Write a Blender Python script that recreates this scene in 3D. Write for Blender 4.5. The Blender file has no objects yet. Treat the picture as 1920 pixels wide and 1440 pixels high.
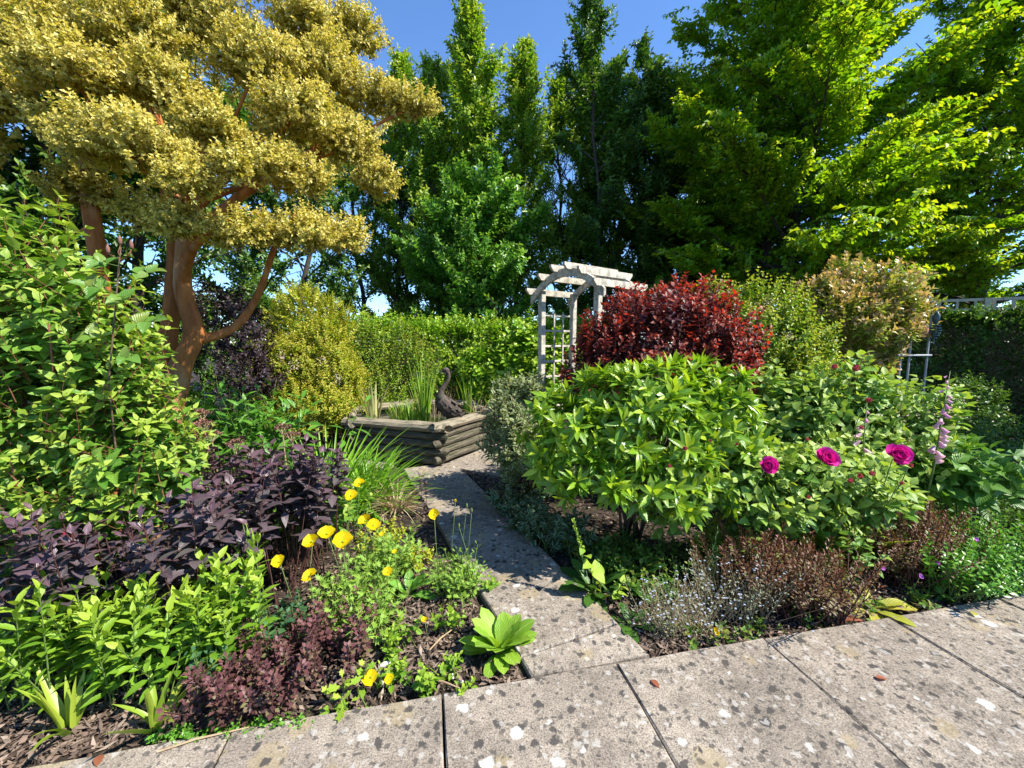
import bpy, math, random
import numpy as np
from mathutils import Vector, Matrix

sc = bpy.context.scene
COL = sc.collection
R = math.radians
random.seed(7)

# ------------------------------------------------------------------ camera
CAM = np.array((0.0, 0.0, 1.55))
cam = bpy.data.cameras.new('camera')
cam_o = bpy.data.objects.new('camera', cam)
COL.objects.link(cam_o)
cam_o.location = CAM
cam_o.rotation_euler = (R(90 - 6), 0, 0)
cam.sensor_width = 36
cam.lens = 14.25
cam.clip_start = 0.05
cam.clip_end = 2000
sc.camera = cam_o

# ------------------------------------------------------------------ sky and sun
SUN_EL, SUN_AZ = 48.0, 108.0          # azimuth measured clockwise from +Y (straight ahead)
w = bpy.data.worlds.new('World')
sc.world = w
w.use_nodes = True
nt = w.node_tree
bg = nt.nodes['Background']
sky = nt.nodes.new('ShaderNodeTexSky')
sky.sky_type = 'NISHITA'
sky.sun_disc = False
sky.sun_elevation = R(SUN_EL)
sky.sun_rotation = R(SUN_AZ)
sky.altitude = 100
sky.air_density = 1.0
sky.dust_density = 0.0
sky.ozone_density = 10.0
nt.links.new(sky.outputs[0], bg.inputs[0])
bg.inputs[1].default_value = 0.14

sl = bpy.data.lights.new('sun', 'SUN')
sl.energy = 5.0
sl.angle = R(0.5)
sl.color = (1.0, 0.95, 0.86)
sun = bpy.data.objects.new('sun', sl)
COL.objects.link(sun)
sd = Vector((math.sin(R(SUN_AZ)) * math.cos(R(SUN_EL)), math.cos(R(SUN_AZ)) * math.cos(R(SUN_EL)), math.sin(R(SUN_EL))))
sun.rotation_euler = sd.to_track_quat('Z', 'Y').to_euler()
sun.location = (20, 4, 20)

sc.view_settings.view_transform = 'Standard'
sc.view_settings.look = 'None'
sc.view_settings.gamma = 1
sc.view_settings.exposure = 1.05
sc.render.engine = 'CYCLES'
sc.cycles.max_bounces = 6
sc.cycles.diffuse_bounces = 3
sc.cycles.transmission_bounces = 4
sc.cycles.transparent_max_bounces = 4
sc.cycles.caustics_reflective = False
sc.cycles.caustics_refractive = False

# ------------------------------------------------------------------ objects
def tag(o, label=None, cat=None, group=None, kind=None):
    if label: o['label'] = label
    if cat: o['category'] = cat
    if group: o['group'] = group
    if kind: o['kind'] = kind
    return o

def thing(name, label, cat, loc=(0, 0, 0), group=None, rz=0.0):
    o = bpy.data.objects.new(name, None)
    o.empty_display_size = 0.1
    COL.objects.link(o)
    o.location = loc
    o.rotation_euler = (0, 0, rz)
    return tag(o, label, cat, group)

def link(name, me, parent=None, mtx=None):
    o = bpy.data.objects.new(name, me)
    COL.objects.link(o)
    if parent is not None: o.parent = parent
    if mtx is not None: o.matrix_basis = mtx
    return o

class MB:
    """collects shapes for ONE mesh object"""
    def __init__(s): s.v = []; s.f = []
    def add(s, v, f):
        n = len(s.v); s.v += [tuple(p) for p in v]; s.f += [tuple(i + n for i in q) for q in f]
        return s
    def box(s, c, d, rot=None):
        v = [Vector((x * d[0] / 2, y * d[1] / 2, z * d[2] / 2)) for x in (-1, 1) for y in (-1, 1) for z in (-1, 1)]
        if rot is not None: v = [rot @ p for p in v]
        c = Vector(c)
        return s.add([p + c for p in v], [(0, 1, 3, 2), (4, 6, 7, 5), (0, 4, 5, 1), (2, 3, 7, 6), (0, 2, 6, 4), (1, 5, 7, 3)])
    def tube(s, pts, rad, n=8, squash=1.0, cap=True):
        pts = [Vector(p) for p in pts]; m = len(pts)
        if not hasattr(rad, '__len__'): rad = [rad] * m
        t0 = (pts[1] - pts[0]).normalized()
        ref = Vector((0, 0, 1)) if abs(t0.z) < .8 else Vector((0, 1, 0))
        a = t0.cross(ref).normalized()
        V = []
        for i in range(m):
            t = (pts[min(i + 1, m - 1)] - pts[max(i - 1, 0)]).normalized()
            a = (a - t * a.dot(t)).normalized(); b = t.cross(a)
            for k in range(n):
                q = 2 * math.pi * k / n
                V.append(pts[i] + a * math.cos(q) * rad[i] * squash + b * math.sin(q) * rad[i])
        F = [(i * n + k, i * n + (k + 1) % n, (i + 1) * n + (k + 1) % n, (i + 1) * n + k) for i in range(m - 1) for k in range(n)]
        if cap: F += [tuple(range(n - 1, -1, -1)), tuple((m - 1) * n + k for k in range(n))]
        return s.add(V, F)
    def mesh(s, name, mat, smooth=False):
        me = bpy.data.meshes.new(name)
        me.from_pydata(s.v, [], s.f)
        me.materials.append(mat)
        if smooth: me.polygons.foreach_set('use_smooth', [True] * len(me.polygons))
        me.update()
        return me
    def build(s, name, mat, parent=None, mtx=None, smooth=False):
        return link(name, s.mesh(name, mat, smooth), parent, mtx)

# ------------------------------------------------------------------ leaf shapes: x across, y from base to tip, z the upper face
def leaf_shape(rows, prof, fold=.18, curl=.25, wave=0.0):
    """columns x, y, z (scales with length) and fold height (scales with width). rows: number of length segments, prof(t): half width (1 = widest), folded along the midrib and curling down"""
    V = [(0, 0, 0, 0)]; UV = [(.5, 0)]; T = []
    for i in range(1, rows):
        t = i / rows; hw = prof(t); z = -curl * t * t
        wz = wave * math.sin(i * 2.3)
        V += [(-hw, t, z + wz, fold * hw), (0, t, z, 0), (hw, t, z - wz, fold * hw)]
        UV += [(0, t), (.5, t), (1, t)]
    V.append((0, 1, -curl, 0)); UV.append((.5, 1)); n = len(V) - 1
    T += [(0, 2, 1), (0, 3, 2)]
    for i in range(rows - 2):
        a = 1 + 3 * i; b = a + 3
        T += [(a, a + 1, b + 1), (a, b + 1, b), (a + 1, a + 2, b + 2), (a + 1, b + 2, b + 1)]
    a = 1 + 3 * (rows - 2)
    T += [(a, a + 1, n), (a + 1, a + 2, n)]
    return np.array(V), np.array(T), np.array(UV)

def lobed_shape(lobes, depth, curl=.2, fold=.1):
    V = [(0, .45, 0, 0)]; UV = [(.5, .45)]; n = lobes * 2
    for k in range(n + 1):
        q = -math.pi / 2 + (k / n) * 2 * math.pi
        r = .5 * (1 - depth * (k % 2 == 0)) * (.75 + .25 * math.sin(q))
        x, y = r * math.cos(q) * 2.0, .5 + r * math.sin(q)
        if k in (0, n): x, y = 0, .0
        V.append((x, y, -curl * y * y + .05 * (k % 2), fold * abs(x))); UV.append((.5 + x / 2, y))
    T = [(0, k, k + 1) for k in range(1, n + 1)]
    return np.array(V), np.array(T), np.array(UV)

sinp = lambda p: (lambda t: max(math.sin(math.pi * t ** p), .02) ** .8)
OVAL = [leaf_shape(4, sinp(.75), .3, .12), leaf_shape(4, sinp(.75), .15, .32), leaf_shape(4, sinp(.7), .5, .22, .03)]
OVATE = [leaf_shape(5, sinp(.6), .3, .18), leaf_shape(5, sinp(.6), .18, .4), leaf_shape(5, sinp(.62), .5, .28, .035)]
LANCE = [leaf_shape(4, sinp(.85), .35, .15), leaf_shape(4, sinp(.9), .2, .32)]
LOBED = [lobed_shape(7, .35), lobed_shape(6, .3, .4, .2)]
FERN = [lobed_shape(9, .55, .3, .15), lobed_shape(8, .6, .1, .2)]
KITE = [(np.array([(0, 0, 0, 0), (-1, .45, 0, .4), (0, 1, -.12, 0), (1, .45, 0, .4)], float), np.array([(0, 2, 1), (0, 3, 2)]), np.array([(.5, 0), (0, .5), (.5, 1), (1, .5)])),
        (np.array([(0, 0, 0, 0), (-1, .5, 0, .7), (0, 1, -.3, 0), (1, .5, 0, .5)], float), np.array([(0, 2, 1), (0, 3, 2)]), np.array([(.5, 0), (0, .5), (.5, 1), (1, .5)]))]
LOW = {id(OVAL): [leaf_shape(3, sinp(.75), .3, .15), leaf_shape(3, sinp(.75), .2, .3)], id(OVATE): [leaf_shape(3, sinp(.62), .3, .2), leaf_shape(3, sinp(.62), .25, .4)],
       id(LANCE): [leaf_shape(3, sinp(.85), .3, .15), leaf_shape(3, sinp(.9), .2, .32)]}
TINY = [leaf_shape(2, lambda t: 1.0, .35, .15), leaf_shape(2, lambda t: 1.0, .2, .35)]
_c = [(math.cos(q), math.sin(q)) for q in (0, 2.094, 4.189)]
STICK = [(np.array([(x, 0, z) for x, z in _c] + [(x * .55, 1, z * .55) for x, z in _c]),
          np.array([(0, 1, 4), (0, 4, 3), (1, 2, 5), (1, 5, 4), (2, 0, 3), (2, 3, 5)]), np.zeros((6, 2)))]

def norm(a): return a / np.maximum(np.linalg.norm(a, axis=-1, keepdims=True), 1e-9)

def frames(D, N):
    D = norm(D); Z = N - (N * D).sum(-1, keepdims=True) * D
    bad = np.linalg.norm(Z, axis=-1) < 1e-4
    Z[bad] = np.cross(D[bad], (1.0, .3, .2)); Z = norm(Z)
    return np.stack((np.cross(D, Z), D, Z), -1)      # columns x, y, z

def mesh_np(name, V, T, UV, mat, rnd=None, age=None, smooth=True):
    me = bpy.data.meshes.new(name)
    nv, ntr = len(V), len(T)
    me.vertices.add(nv); me.vertices.foreach_set('co', V.astype(np.float32).ravel())
    me.loops.add(ntr * 3); me.loops.foreach_set('vertex_index', T.astype(np.int32).ravel())
    me.polygons.add(ntr)
    me.polygons.foreach_set('loop_start', np.arange(0, ntr * 3, 3, dtype=np.int32))
    me.polygons.foreach_set('loop_total', np.full(ntr, 3, dtype=np.int32))
    me.polygons.foreach_set('use_smooth', np.full(ntr, smooth))
    uvl = me.uv_layers.new(name='UVMap')
    uvl.data.foreach_set('uv', UV[T.ravel()].astype(np.float32).ravel())
    for nm, arr in (('rnd', rnd), ('age', age)):
        if arr is not None:
            at = me.attributes.new(nm, 'FLOAT', 'POINT'); at.data.foreach_set('value', arr.astype(np.float32))
    me.materials.append(mat)
    me.update(calc_edges=True); me.validate()
    return me

class Leaves:
    """arrays of leaf placements: base P, direction D, upper-face normal N, length S, half width W, rnd, age"""
    def __init__(s, P, D, N, S, W, age=None, rng=None, score=None):
        s.P, s.D, s.N, s.S, s.W = P, D, N, S, W
        n = len(P); s.n = n
        s.age = np.zeros(n) if age is None else age
        s.rnd = (rng or np.random.default_rng(1)).random(n)
        s.score = score
    def pick(s, i):
        l = Leaves.__new__(Leaves); l.P, l.D, l.N, l.S, l.W, l.age, l.rnd = s.P[i], s.D[i], s.N[i], s.S[i], s.W[i], s.age[i], s.rnd[i]
        l.n = len(l.P); l.score = None if s.score is None else s.score[i]
        return l

def leaf_mesh(name, lv, shapes, mat, origin=(0, 0, 0)):
    Vs, Ts, Us, Rn, Ag = [], [], [], [], []; off = 0
    which = np.arange(lv.n) % len(shapes)
    for k, (v, t, u) in enumerate(shapes):
        l = lv.pick(np.nonzero(which == k)[0])
        if l.n == 0: continue
        F = frames(l.D, l.N)
        loc = v[None, :, :3] * np.stack((l.W, l.S, l.S), -1)[:, None, :]
        loc[:, :, 2] += v[None, :, 3] * l.W[:, None]
        P = np.einsum('nij,nvj->nvi', F, loc) + (l.P - np.array(origin))[:, None, :]
        Vs.append(P.reshape(-1, 3)); m = len(v)
        Ts.append((t[None] + (np.arange(l.n) * m)[:, None, None] + off).reshape(-1, 3))
        Us.append(np.tile(u, (l.n, 1))); Rn.append(np.repeat(l.rnd, m)); Ag.append(np.repeat(l.age, m))
        off += l.n * m
    return mesh_np(name, np.concatenate(Vs), np.concatenate(Ts), np.concatenate(Us), mat, np.concatenate(Rn), np.concatenate(Ag))

_lm = {}
def leaf_objects(lv, shapes, mat, root, name='leaf'):
    """each leaf its own object; alike leaves share mesh data"""
    org = np.array(root.location)
    F = frames(lv.D, lv.N)
    for i in range(lv.n):
        k = i % len(shapes); ag = round(float(lv.age[i]) * 2) / 2
        ratio = max(round(float(lv.W[i] / lv.S[i]) * 25) / 25, .02)
        key = (id(shapes), k, mat.name, ag, ratio)
        if key not in _lm:
            v, t, u = shapes[k]; v = np.stack((v[:, 0], v[:, 1], v[:, 2] + v[:, 3] * ratio), -1)
            _lm[key] = mesh_np(name, v, t, u, mat, np.zeros(len(v)), np.full(len(v), ag))
        f = F[i]; s = float(lv.S[i]); wd = float(lv.W[i]); p = lv.P[i] - org
        M = Matrix(((f[0, 0] * wd, f[0, 1] * s, f[0, 2] * s, p[0]), (f[1, 0] * wd, f[1, 1] * s, f[1, 2] * s, p[1]),
                    (f[2, 0] * wd, f[2, 1] * s, f[2, 2] * s, p[2]), (0, 0, 0, 1)))
        link(name, _lm[key], root, M)

def shoot(n, L, kind, leaf, width, a0, a1, rng, tip=.5, stalk=0.0):
    """one leafy shoot along +z ending at the origin; returns leaf P, D, N, S, W, age"""
    s = np.linspace(0, 1, n)
    if kind == 'rosette': s = .78 + .22 * s
    if kind == 'opp': s = (np.arange(n) // 2) / max((n - 1) // 2, 1)
    az = {'spiral': np.arange(n) * 2.4, 'rosette': np.arange(n) * 2.4,
          'opp': (np.arange(n) // 2) * math.pi / 2 + (np.arange(n) % 2) * math.pi,
          'flat': (np.arange(n) % 2) * math.pi, 'whorl': np.arange(n) * 2.2}[kind] + rng.normal(0, .25, n)
    sa = (s - s.min()) / max(s.max() - s.min(), 1e-6)
    ang = np.radians(a0 + (a1 - a0) * sa + rng.normal(0, 9, n))
    rad = np.stack((np.cos(az), np.sin(az), np.zeros(n)), -1); ax = np.array((0, 0, 1.0))
    D = rad * np.sin(ang)[:, None] + ax * np.cos(ang)[:, None]
    N = ax * np.sin(ang)[:, None] - rad * np.cos(ang)[:, None]
    if kind == 'flat': N = np.tile((0, 1.0, 0), (n, 1)) + rng.normal(0, .22, (n, 3))
    P = ax * (-(1 - s) * L)[:, None] + rad * stalk
    S = leaf * (1 - (1 - tip) * sa ** 2.5) * rng.uniform(.75, 1.15, n)
    return P, D, N, S, S * width * rng.uniform(.85, 1.15, n), np.clip((sa - .55) / .45, 0, 1)

def place_shoots(tips, dirs, templates, rng, scale=None, flat_up=False, droop=0.0, jit=.12):
    """copies leafy shoots to tips/dirs -> Leaves and the matching stalk sticks"""
    S = len(tips)
    scale = np.ones(S) if scale is None else scale
    if flat_up: side = np.tile((0, 0, 1.0), (S, 1)) + rng.normal(0, .25, (S, 3))
    else: side = rng.normal(0, 1, (S, 3))
    z = norm(dirs); y = norm(side - (side * z).sum(-1, keepdims=True) * z); x = np.cross(y, z)
    Fr = np.stack((x, y, z), -1)
    which = rng.integers(0, len(templates), S)
    out = [[], [], [], [], [], [], []]
    for k, tm in enumerate(templates):
        i = np.nonzero(which == k)[0]
        if len(i) == 0: continue
        P, D, N, s, wd, ag = tm; f = Fr[i]; sc_ = scale[i]
        out[0].append((np.einsum('nij,lj->nli', f, P) * sc_[:, None, None] + tips[i][:, None]).reshape(-1, 3))
        out[1].append(np.einsum('nij,lj->nli', f, D).reshape(-1, 3)); out[2].append(np.einsum('nij,lj->nli', f, N).reshape(-1, 3))
        out[3].append((s[None] * sc_[:, None]).ravel()); out[4].append((wd[None] * sc_[:, None]).ravel())
        out[5].append(np.tile(ag, len(i))); out[6].append(np.repeat(i, len(s)))
    P, D, N, s, wd, ag, idx = [np.concatenate(o) for o in out]
    D = norm(D + rng.normal(0, jit, D.shape) + np.array((0, 0, -droop)))
    N = N + rng.normal(0, jit, N.shape)
    lv = Leaves(P, D, N, s, wd, ag, rng); lv.idx = idx
    return lv

def sticks(a, b, r, name, mat, parent):
    a, b = np.asarray(a, float), np.asarray(b, float); d = b - a; L = np.linalg.norm(d, axis=1)
    lv = Leaves(a, d, np.tile((.3, .5, .8), (len(a), 1)), L, np.full(len(a), r) if np.isscalar(r) else r)
    # width applies to x only: scale the z of the stick by its radius too
    F = frames(lv.D, lv.N); v, t, u = STICK[0]
    loc = v[None] * np.stack((lv.W, lv.S, lv.W), -1)[:, None, :]
    P = np.einsum('nij,nvj->nvi', F, loc) + (lv.P - np.array(parent.location))[:, None, :]
    T = (t[None] + (np.arange(lv.n) * 6)[:, None, None]).reshape(-1, 3)
    me = mesh_np(name, P.reshape(-1, 3), T, np.zeros((lv.n * 6, 2)), mat, np.repeat(lv.rnd, 6))
    return link(name, me, parent)

def sample_blobs(blobs, n, rng, shell=.35, low=-.35, back=.35):
    """points in the outer shell of a union of ellipsoids, thinner on the side away from the viewer"""
    B = np.array(blobs, float); area = (B[:, 3] * B[:, 4] + B[:, 3] * B[:, 5] + B[:, 4] * B[:, 5]); pr = area / area.sum()
    T, U, Q = [], [], []
    ph = rng.uniform(0, 6, (len(B), 6))
    while sum(len(t) for t in T) < n:
        m = n * 3; k = rng.choice(len(B), m, p=pr); u = norm(rng.normal(0, 1, (m, 3)))
        r = 1 - shell * rng.random(m) ** 1.6
        lump = 1 + .13 * np.sin(u[:, 0] * 5 + ph[k, 0]) * np.sin(u[:, 1] * 4 + ph[k, 1]) + .12 * np.sin(u[:, 2] * 6 + ph[k, 2] + u[:, 0] * 3)
        p = B[k, :3] + B[k, 3:6] * u * (r * lump)[:, None]
        ok = (u[:, 2] > low) & (p[:, 2] > .02)
        v = norm(CAM - B[k, :3]); face = (u * v).sum(1)
        ok &= (face > -.25) | (rng.random(m) < back)
        for j in range(len(B)):
            q = (((p - B[j, :3]) / B[j, 3:6]) ** 2).sum(1)
            ok &= (q > .45) | (k == j)
        T.append(p[ok]); U.append(norm(u / B[k, 3:6])[ok]); Q.append((r * (face + .4))[ok])
    return np.concatenate(T)[:n], np.concatenate(U)[:n], np.concatenate(Q)[:n]

def grow(root, tips, dirs, q, templates, shapes, mat, stem_mat, rng, nobj=0, scale=None, flat_up=False, droop=0., jit=.12,
         stalk_len=.12, stalk_r=.0025, stalks=True, leaf_name='leaf', far=None):
    """leaves and stalks of one plant as parts of root"""
    lv = place_shoots(tips, dirs, templates, rng, scale, flat_up, droop, jit)
    if nobj:
        dist = np.linalg.norm(lv.P - CAM, axis=1)
        sco = lv.S / dist * np.clip(q[lv.idx], .01, 2) * rng.uniform(.6, 1, lv.n)
        pick = np.argsort(-sco)[:nobj]
        leaf_objects(lv.pick(pick), shapes, mat, root, leaf_name)
        rest = np.setdiff1d(np.arange(lv.n), pick)
    else: rest = np.arange(lv.n)
    if far is None and id(shapes) in LOW: far = TINY if lv.S.mean() < .05 else LOW[id(shapes)]
    if len(rest):
        o = link('foliage', leaf_mesh('foliage', lv.pick(rest), shapes if far is None else far, mat, root.location), root)
        o['kind'] = 'stuff'
    if stalks:
        z = norm(dirs); L = stalk_len * (1 if scale is None else scale[:, None])
        st = sticks(tips - z * L, tips + z * .004, stalk_r, 'shoots', stem_mat, root); st['kind'] = 'stuff'
    return lv

def stems_to(root, base, tips, rng, n, r0, mat, spread=.08, name='stem', sides=5):
    """bent woody stems from the base into the crown, each a part"""
    base = np.array(base, float)
    for i in rng.choice(len(tips), min(n, len(tips)), replace=False):
        t = tips[i]; b = base + np.array((rng.normal(0, spread), rng.normal(0, spread), 0))
        pts = []
        for k in range(5):
            f = k / 4
            h = np.array((b[0] + (t[0] - b[0]) * f ** 1.5, b[1] + (t[1] - b[1]) * f ** 1.5, b[2] + (t[2] - b[2]) * f ** .85))
            pts.append(h - base + rng.normal(0, .012, 3) * (0 < k < 4))
        mb = MB().tube(pts, [r0 * (1 - .75 * k / 4) for k in range(5)], sides)
        o = mb.build(name, mat, root, smooth=True)
        o.location = Vector(base) - root.location

def shrub(name, label, cat, base, blobs, ns, tm, shapes, mat, stem_mat, seed, nobj=0, up=.45, group=None, nstem=10, r0=.014,
          low=-.35, shell=.35, tms=4, **kw):
    rng = np.random.default_rng(seed)
    root = thing(name, label, cat, base, group)
    tips, u, q = sample_blobs(blobs, ns, rng, shell, low)
    dirs = norm(u * (1 - up) + np.array((0, 0, up)) + rng.normal(0, .22, u.shape))
    T = [shoot(rng=rng, **tm) for _ in range(tms)]
    grow(root, tips, dirs, q, T, shapes, mat, stem_mat, rng, nobj, scale=rng.uniform(.75, 1.2, ns), stalk_len=tm['L'] * 1.25, **kw)
    if nstem: stems_to(root, base, tips, rng, nstem, r0, stem_mat)
    return root

def clump(name, label, cat, base, spots, tm, shapes, mat, stem_mat, seed, nobj=0, lean=.15, group=None, hvar=.2, tms=4, href=None, stem_r=.004, **kw):
    """upright herbaceous plant: spots = (x, y, height); leafy stems rise from the ground"""
    rng = np.random.default_rng(seed)
    root = thing(name, label, cat, base, group)
    S = np.array(spots, float); n = len(S)
    d = norm(np.stack((rng.normal(0, lean, n), rng.normal(0, lean, n) - .05, np.ones(n)), -1))
    h = S[:, 2] * rng.uniform(1 - hvar, 1 + hvar * .5, n)
    foot = np.stack((S[:, 0], S[:, 1], np.full(n, SOIL)), -1); tips = foot + d * h[:, None]
    T = [shoot(rng=rng, **tm) for _ in range(tms)]
    q = rng.uniform(.5, 1, n) * (h / h.max())
    grow(root, tips, d, q, T, shapes, mat, stem_mat, rng, nobj, scale=None if href is None else h / href, stalks=False, **kw)
    st = sticks(foot, tips, stem_r, 'stems', stem_mat, root)
    st['kind'] = 'stuff'
    return root

SOIL = -0.045
# ------------------------------------------------------------------ materials
def _n(nt, t, **kw):
    n = nt.nodes.new(t)
    for k, v in kw.items(): setattr(n, k, v)
    return n

def _ramp(nt, stops):
    r = _n(nt, 'ShaderNodeValToRGB'); e = r.color_ramp.elements
    while len(e) < len(stops): e.new(.5)
    for i, (p, c) in enumerate(stops): e[i].position = p; e[i].color = (*c, 1)
    return r

def _mix(nt, a, b, f, mode='MIX'):
    m = _n(nt, 'ShaderNodeMix', data_type='RGBA', blend_type=mode)
    for sock, val in ((m.inputs[6], a), (m.inputs[7], b), (m.inputs[0], f)):
        if hasattr(val, 'is_linked') or hasattr(val, 'links'): nt.links.new(val, sock)
        elif isinstance(val, (int, float)): sock.default_value = val
        else: sock.default_value = (*val, 1)
    return m.outputs[2]

def _math(nt, op, a, b=None):
    m = _n(nt, 'ShaderNodeMath', operation=op)
    for s, v in ((m.inputs[0], a), (m.inputs[1], b)):
        if v is None: continue
        if isinstance(v, (int, float)): s.default_value = v
        else: nt.links.new(v, s)
    return m.outputs[0]

def leaf_mat(name, cols, young=None, trans=.35, rough=.42, spec=.45, margin=None, rib=None, veins=True, glow=(1.25, 1.2, .55)):
    """cols: colours of individual leaves, picked per leaf; young: colour of the tip leaves; margin: variegated edge"""
    m = bpy.data.materials.new(name); m.use_nodes = True; nt = m.node_tree
    p = nt.nodes['Principled BSDF']; out = nt.nodes['Material Output']
    at = _n(nt, 'ShaderNodeAttribute', attribute_name='rnd'); oi = _n(nt, 'ShaderNodeObjectInfo')
    t = _math(nt, 'FRACT', _math(nt, 'ADD', at.outputs['Fac'], oi.outputs['Random']))
    k = len(cols)
    col = _ramp(nt, [(i / max(k - 1, 1), c) for i, c in enumerate(cols)]) if k > 1 else None
    if col is not None: nt.links.new(t, col.inputs[0]); c = col.outputs[0]
    else: c = _ramp(nt, [(0, cols[0]), (1, cols[0])]).outputs[0]
    if young is not None:
        ag = _n(nt, 'ShaderNodeAttribute', attribute_name='age')
        c = _mix(nt, c, young, ag.outputs['Fac'])
    uv = _n(nt, 'ShaderNodeUVMap'); sx = _n(nt, 'ShaderNodeSeparateXYZ'); nt.links.new(uv.outputs[0], sx.inputs[0])
    ax = _math(nt, 'ABSOLUTE', _math(nt, 'SUBTRACT', sx.outputs[0], .5))
    if margin is not None:
        no = _n(nt, 'ShaderNodeTexNoise'); no.inputs['Scale'].default_value = 35
        e = _math(nt, 'ADD', ax, _math(nt, 'MULTIPLY', _math(nt, 'SUBTRACT', no.outputs[0], .5), .5))
        st = _math(nt, 'GREATER_THAN', e, .3)
        c = _mix(nt, c, margin, st)
    if rib is not None:
        rb = _math(nt, 'MULTIPLY', _math(nt, 'LESS_THAN', ax, .035), .6)
        c = _mix(nt, c, rib, rb)
    nt.links.new(c, p.inputs['Base Color'])
    p.inputs['Roughness'].default_value = rough
    p.inputs['Specular IOR Level'].default_value = spec
    if veins:
        # side veins sweep forward from the midrib
        ph = _math(nt, 'ADD', _math(nt, 'MULTIPLY', sx.outputs[1], 46.0), _math(nt, 'MULTIPLY', ax, -34.0))
        hgt = _math(nt, 'ADD', _math(nt, 'SINE', ph), _math(nt, 'MULTIPLY', _math(nt, 'LESS_THAN', ax, .03), -2.0))
        b = _n(nt, 'ShaderNodeBump'); b.inputs['Strength'].default_value = .35; b.inputs['Distance'].default_value = .0015
        nt.links.new(hgt, b.inputs['Height']); nt.links.new(b.outputs[0], p.inputs['Normal'])
    tr = _n(nt, 'ShaderNodeBsdfTranslucent')
    nt.links.new(_mix(nt, c, glow, 1.0, 'MULTIPLY'), tr.inputs[0])
    ms = _n(nt, 'ShaderNodeMixShader'); ms.inputs[0].default_value = trans
    nt.links.new(p.outputs[0], ms.inputs[1]); nt.links.new(tr.outputs[0], ms.inputs[2])
    nt.links.new(ms.outputs[0], out.inputs[0])
    return m

def rough_mat(name, c1, c2, scale=8.0, rough=.85, stretch=(1, 1, 1), bump=.4, dist=.004, coords='Object', c3=None, spec=.3):
    m = bpy.data.materials.new(name); m.use_nodes = True; nt = m.node_tree
    p = nt.nodes['Principled BSDF']
    tc = _n(nt, 'ShaderNodeTexCoord'); mp = _n(nt, 'ShaderNodeMapping'); mp.inputs['Scale'].default_value = stretch
    if coords == 'World':
        g = _n(nt, 'ShaderNodeNewGeometry'); nt.links.new(g.outputs['Position'], mp.inputs[0])
    else: nt.links.new(tc.outputs[coords], mp.inputs[0])
    oi = _n(nt, 'ShaderNodeObjectInfo')
    no = _n(nt, 'ShaderNodeTexNoise', noise_dimensions='4D'); no.inputs['Scale'].default_value = scale; no.inputs['Detail'].default_value = 7
    no.inputs['Roughness'].default_value = .65
    nt.links.new(mp.outputs[0], no.inputs['Vector'])
    nt.links.new(_math(nt, 'MULTIPLY', oi.outputs['Random'], 40.0), no.inputs['W'])
    rp = _ramp(nt, [(.32, c1), (.68, c2)]); nt.links.new(no.outputs[0], rp.inputs[0]); c = rp.outputs[0]
    if c3 is not None:
        n2 = _n(nt, 'ShaderNodeTexNoise'); n2.inputs['Scale'].default_value = scale * .35; n2.inputs['Detail'].default_value = 4
        nt.links.new(mp.outputs[0], n2.inputs['Vector'])
        r2 = _ramp(nt, [(.5, (0, 0, 0)), (.62, (1, 1, 1))]); nt.links.new(n2.outputs[0], r2.inputs[0])
        c = _mix(nt, c, c3, r2.outputs[0])
    nt.links.new(c, p.inputs['Base Color']); p.inputs['Roughness'].default_value = rough
    p.inputs['Specular IOR Level'].default_value = spec
    b = _n(nt, 'ShaderNodeBump'); b.inputs['Strength'].default_value = bump; b.inputs['Distance'].default_value = dist
    nt.links.new(no.outputs[0], b.inputs['Height']); nt.links.new(b.outputs[0], p.inputs['Normal'])
    return m

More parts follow.
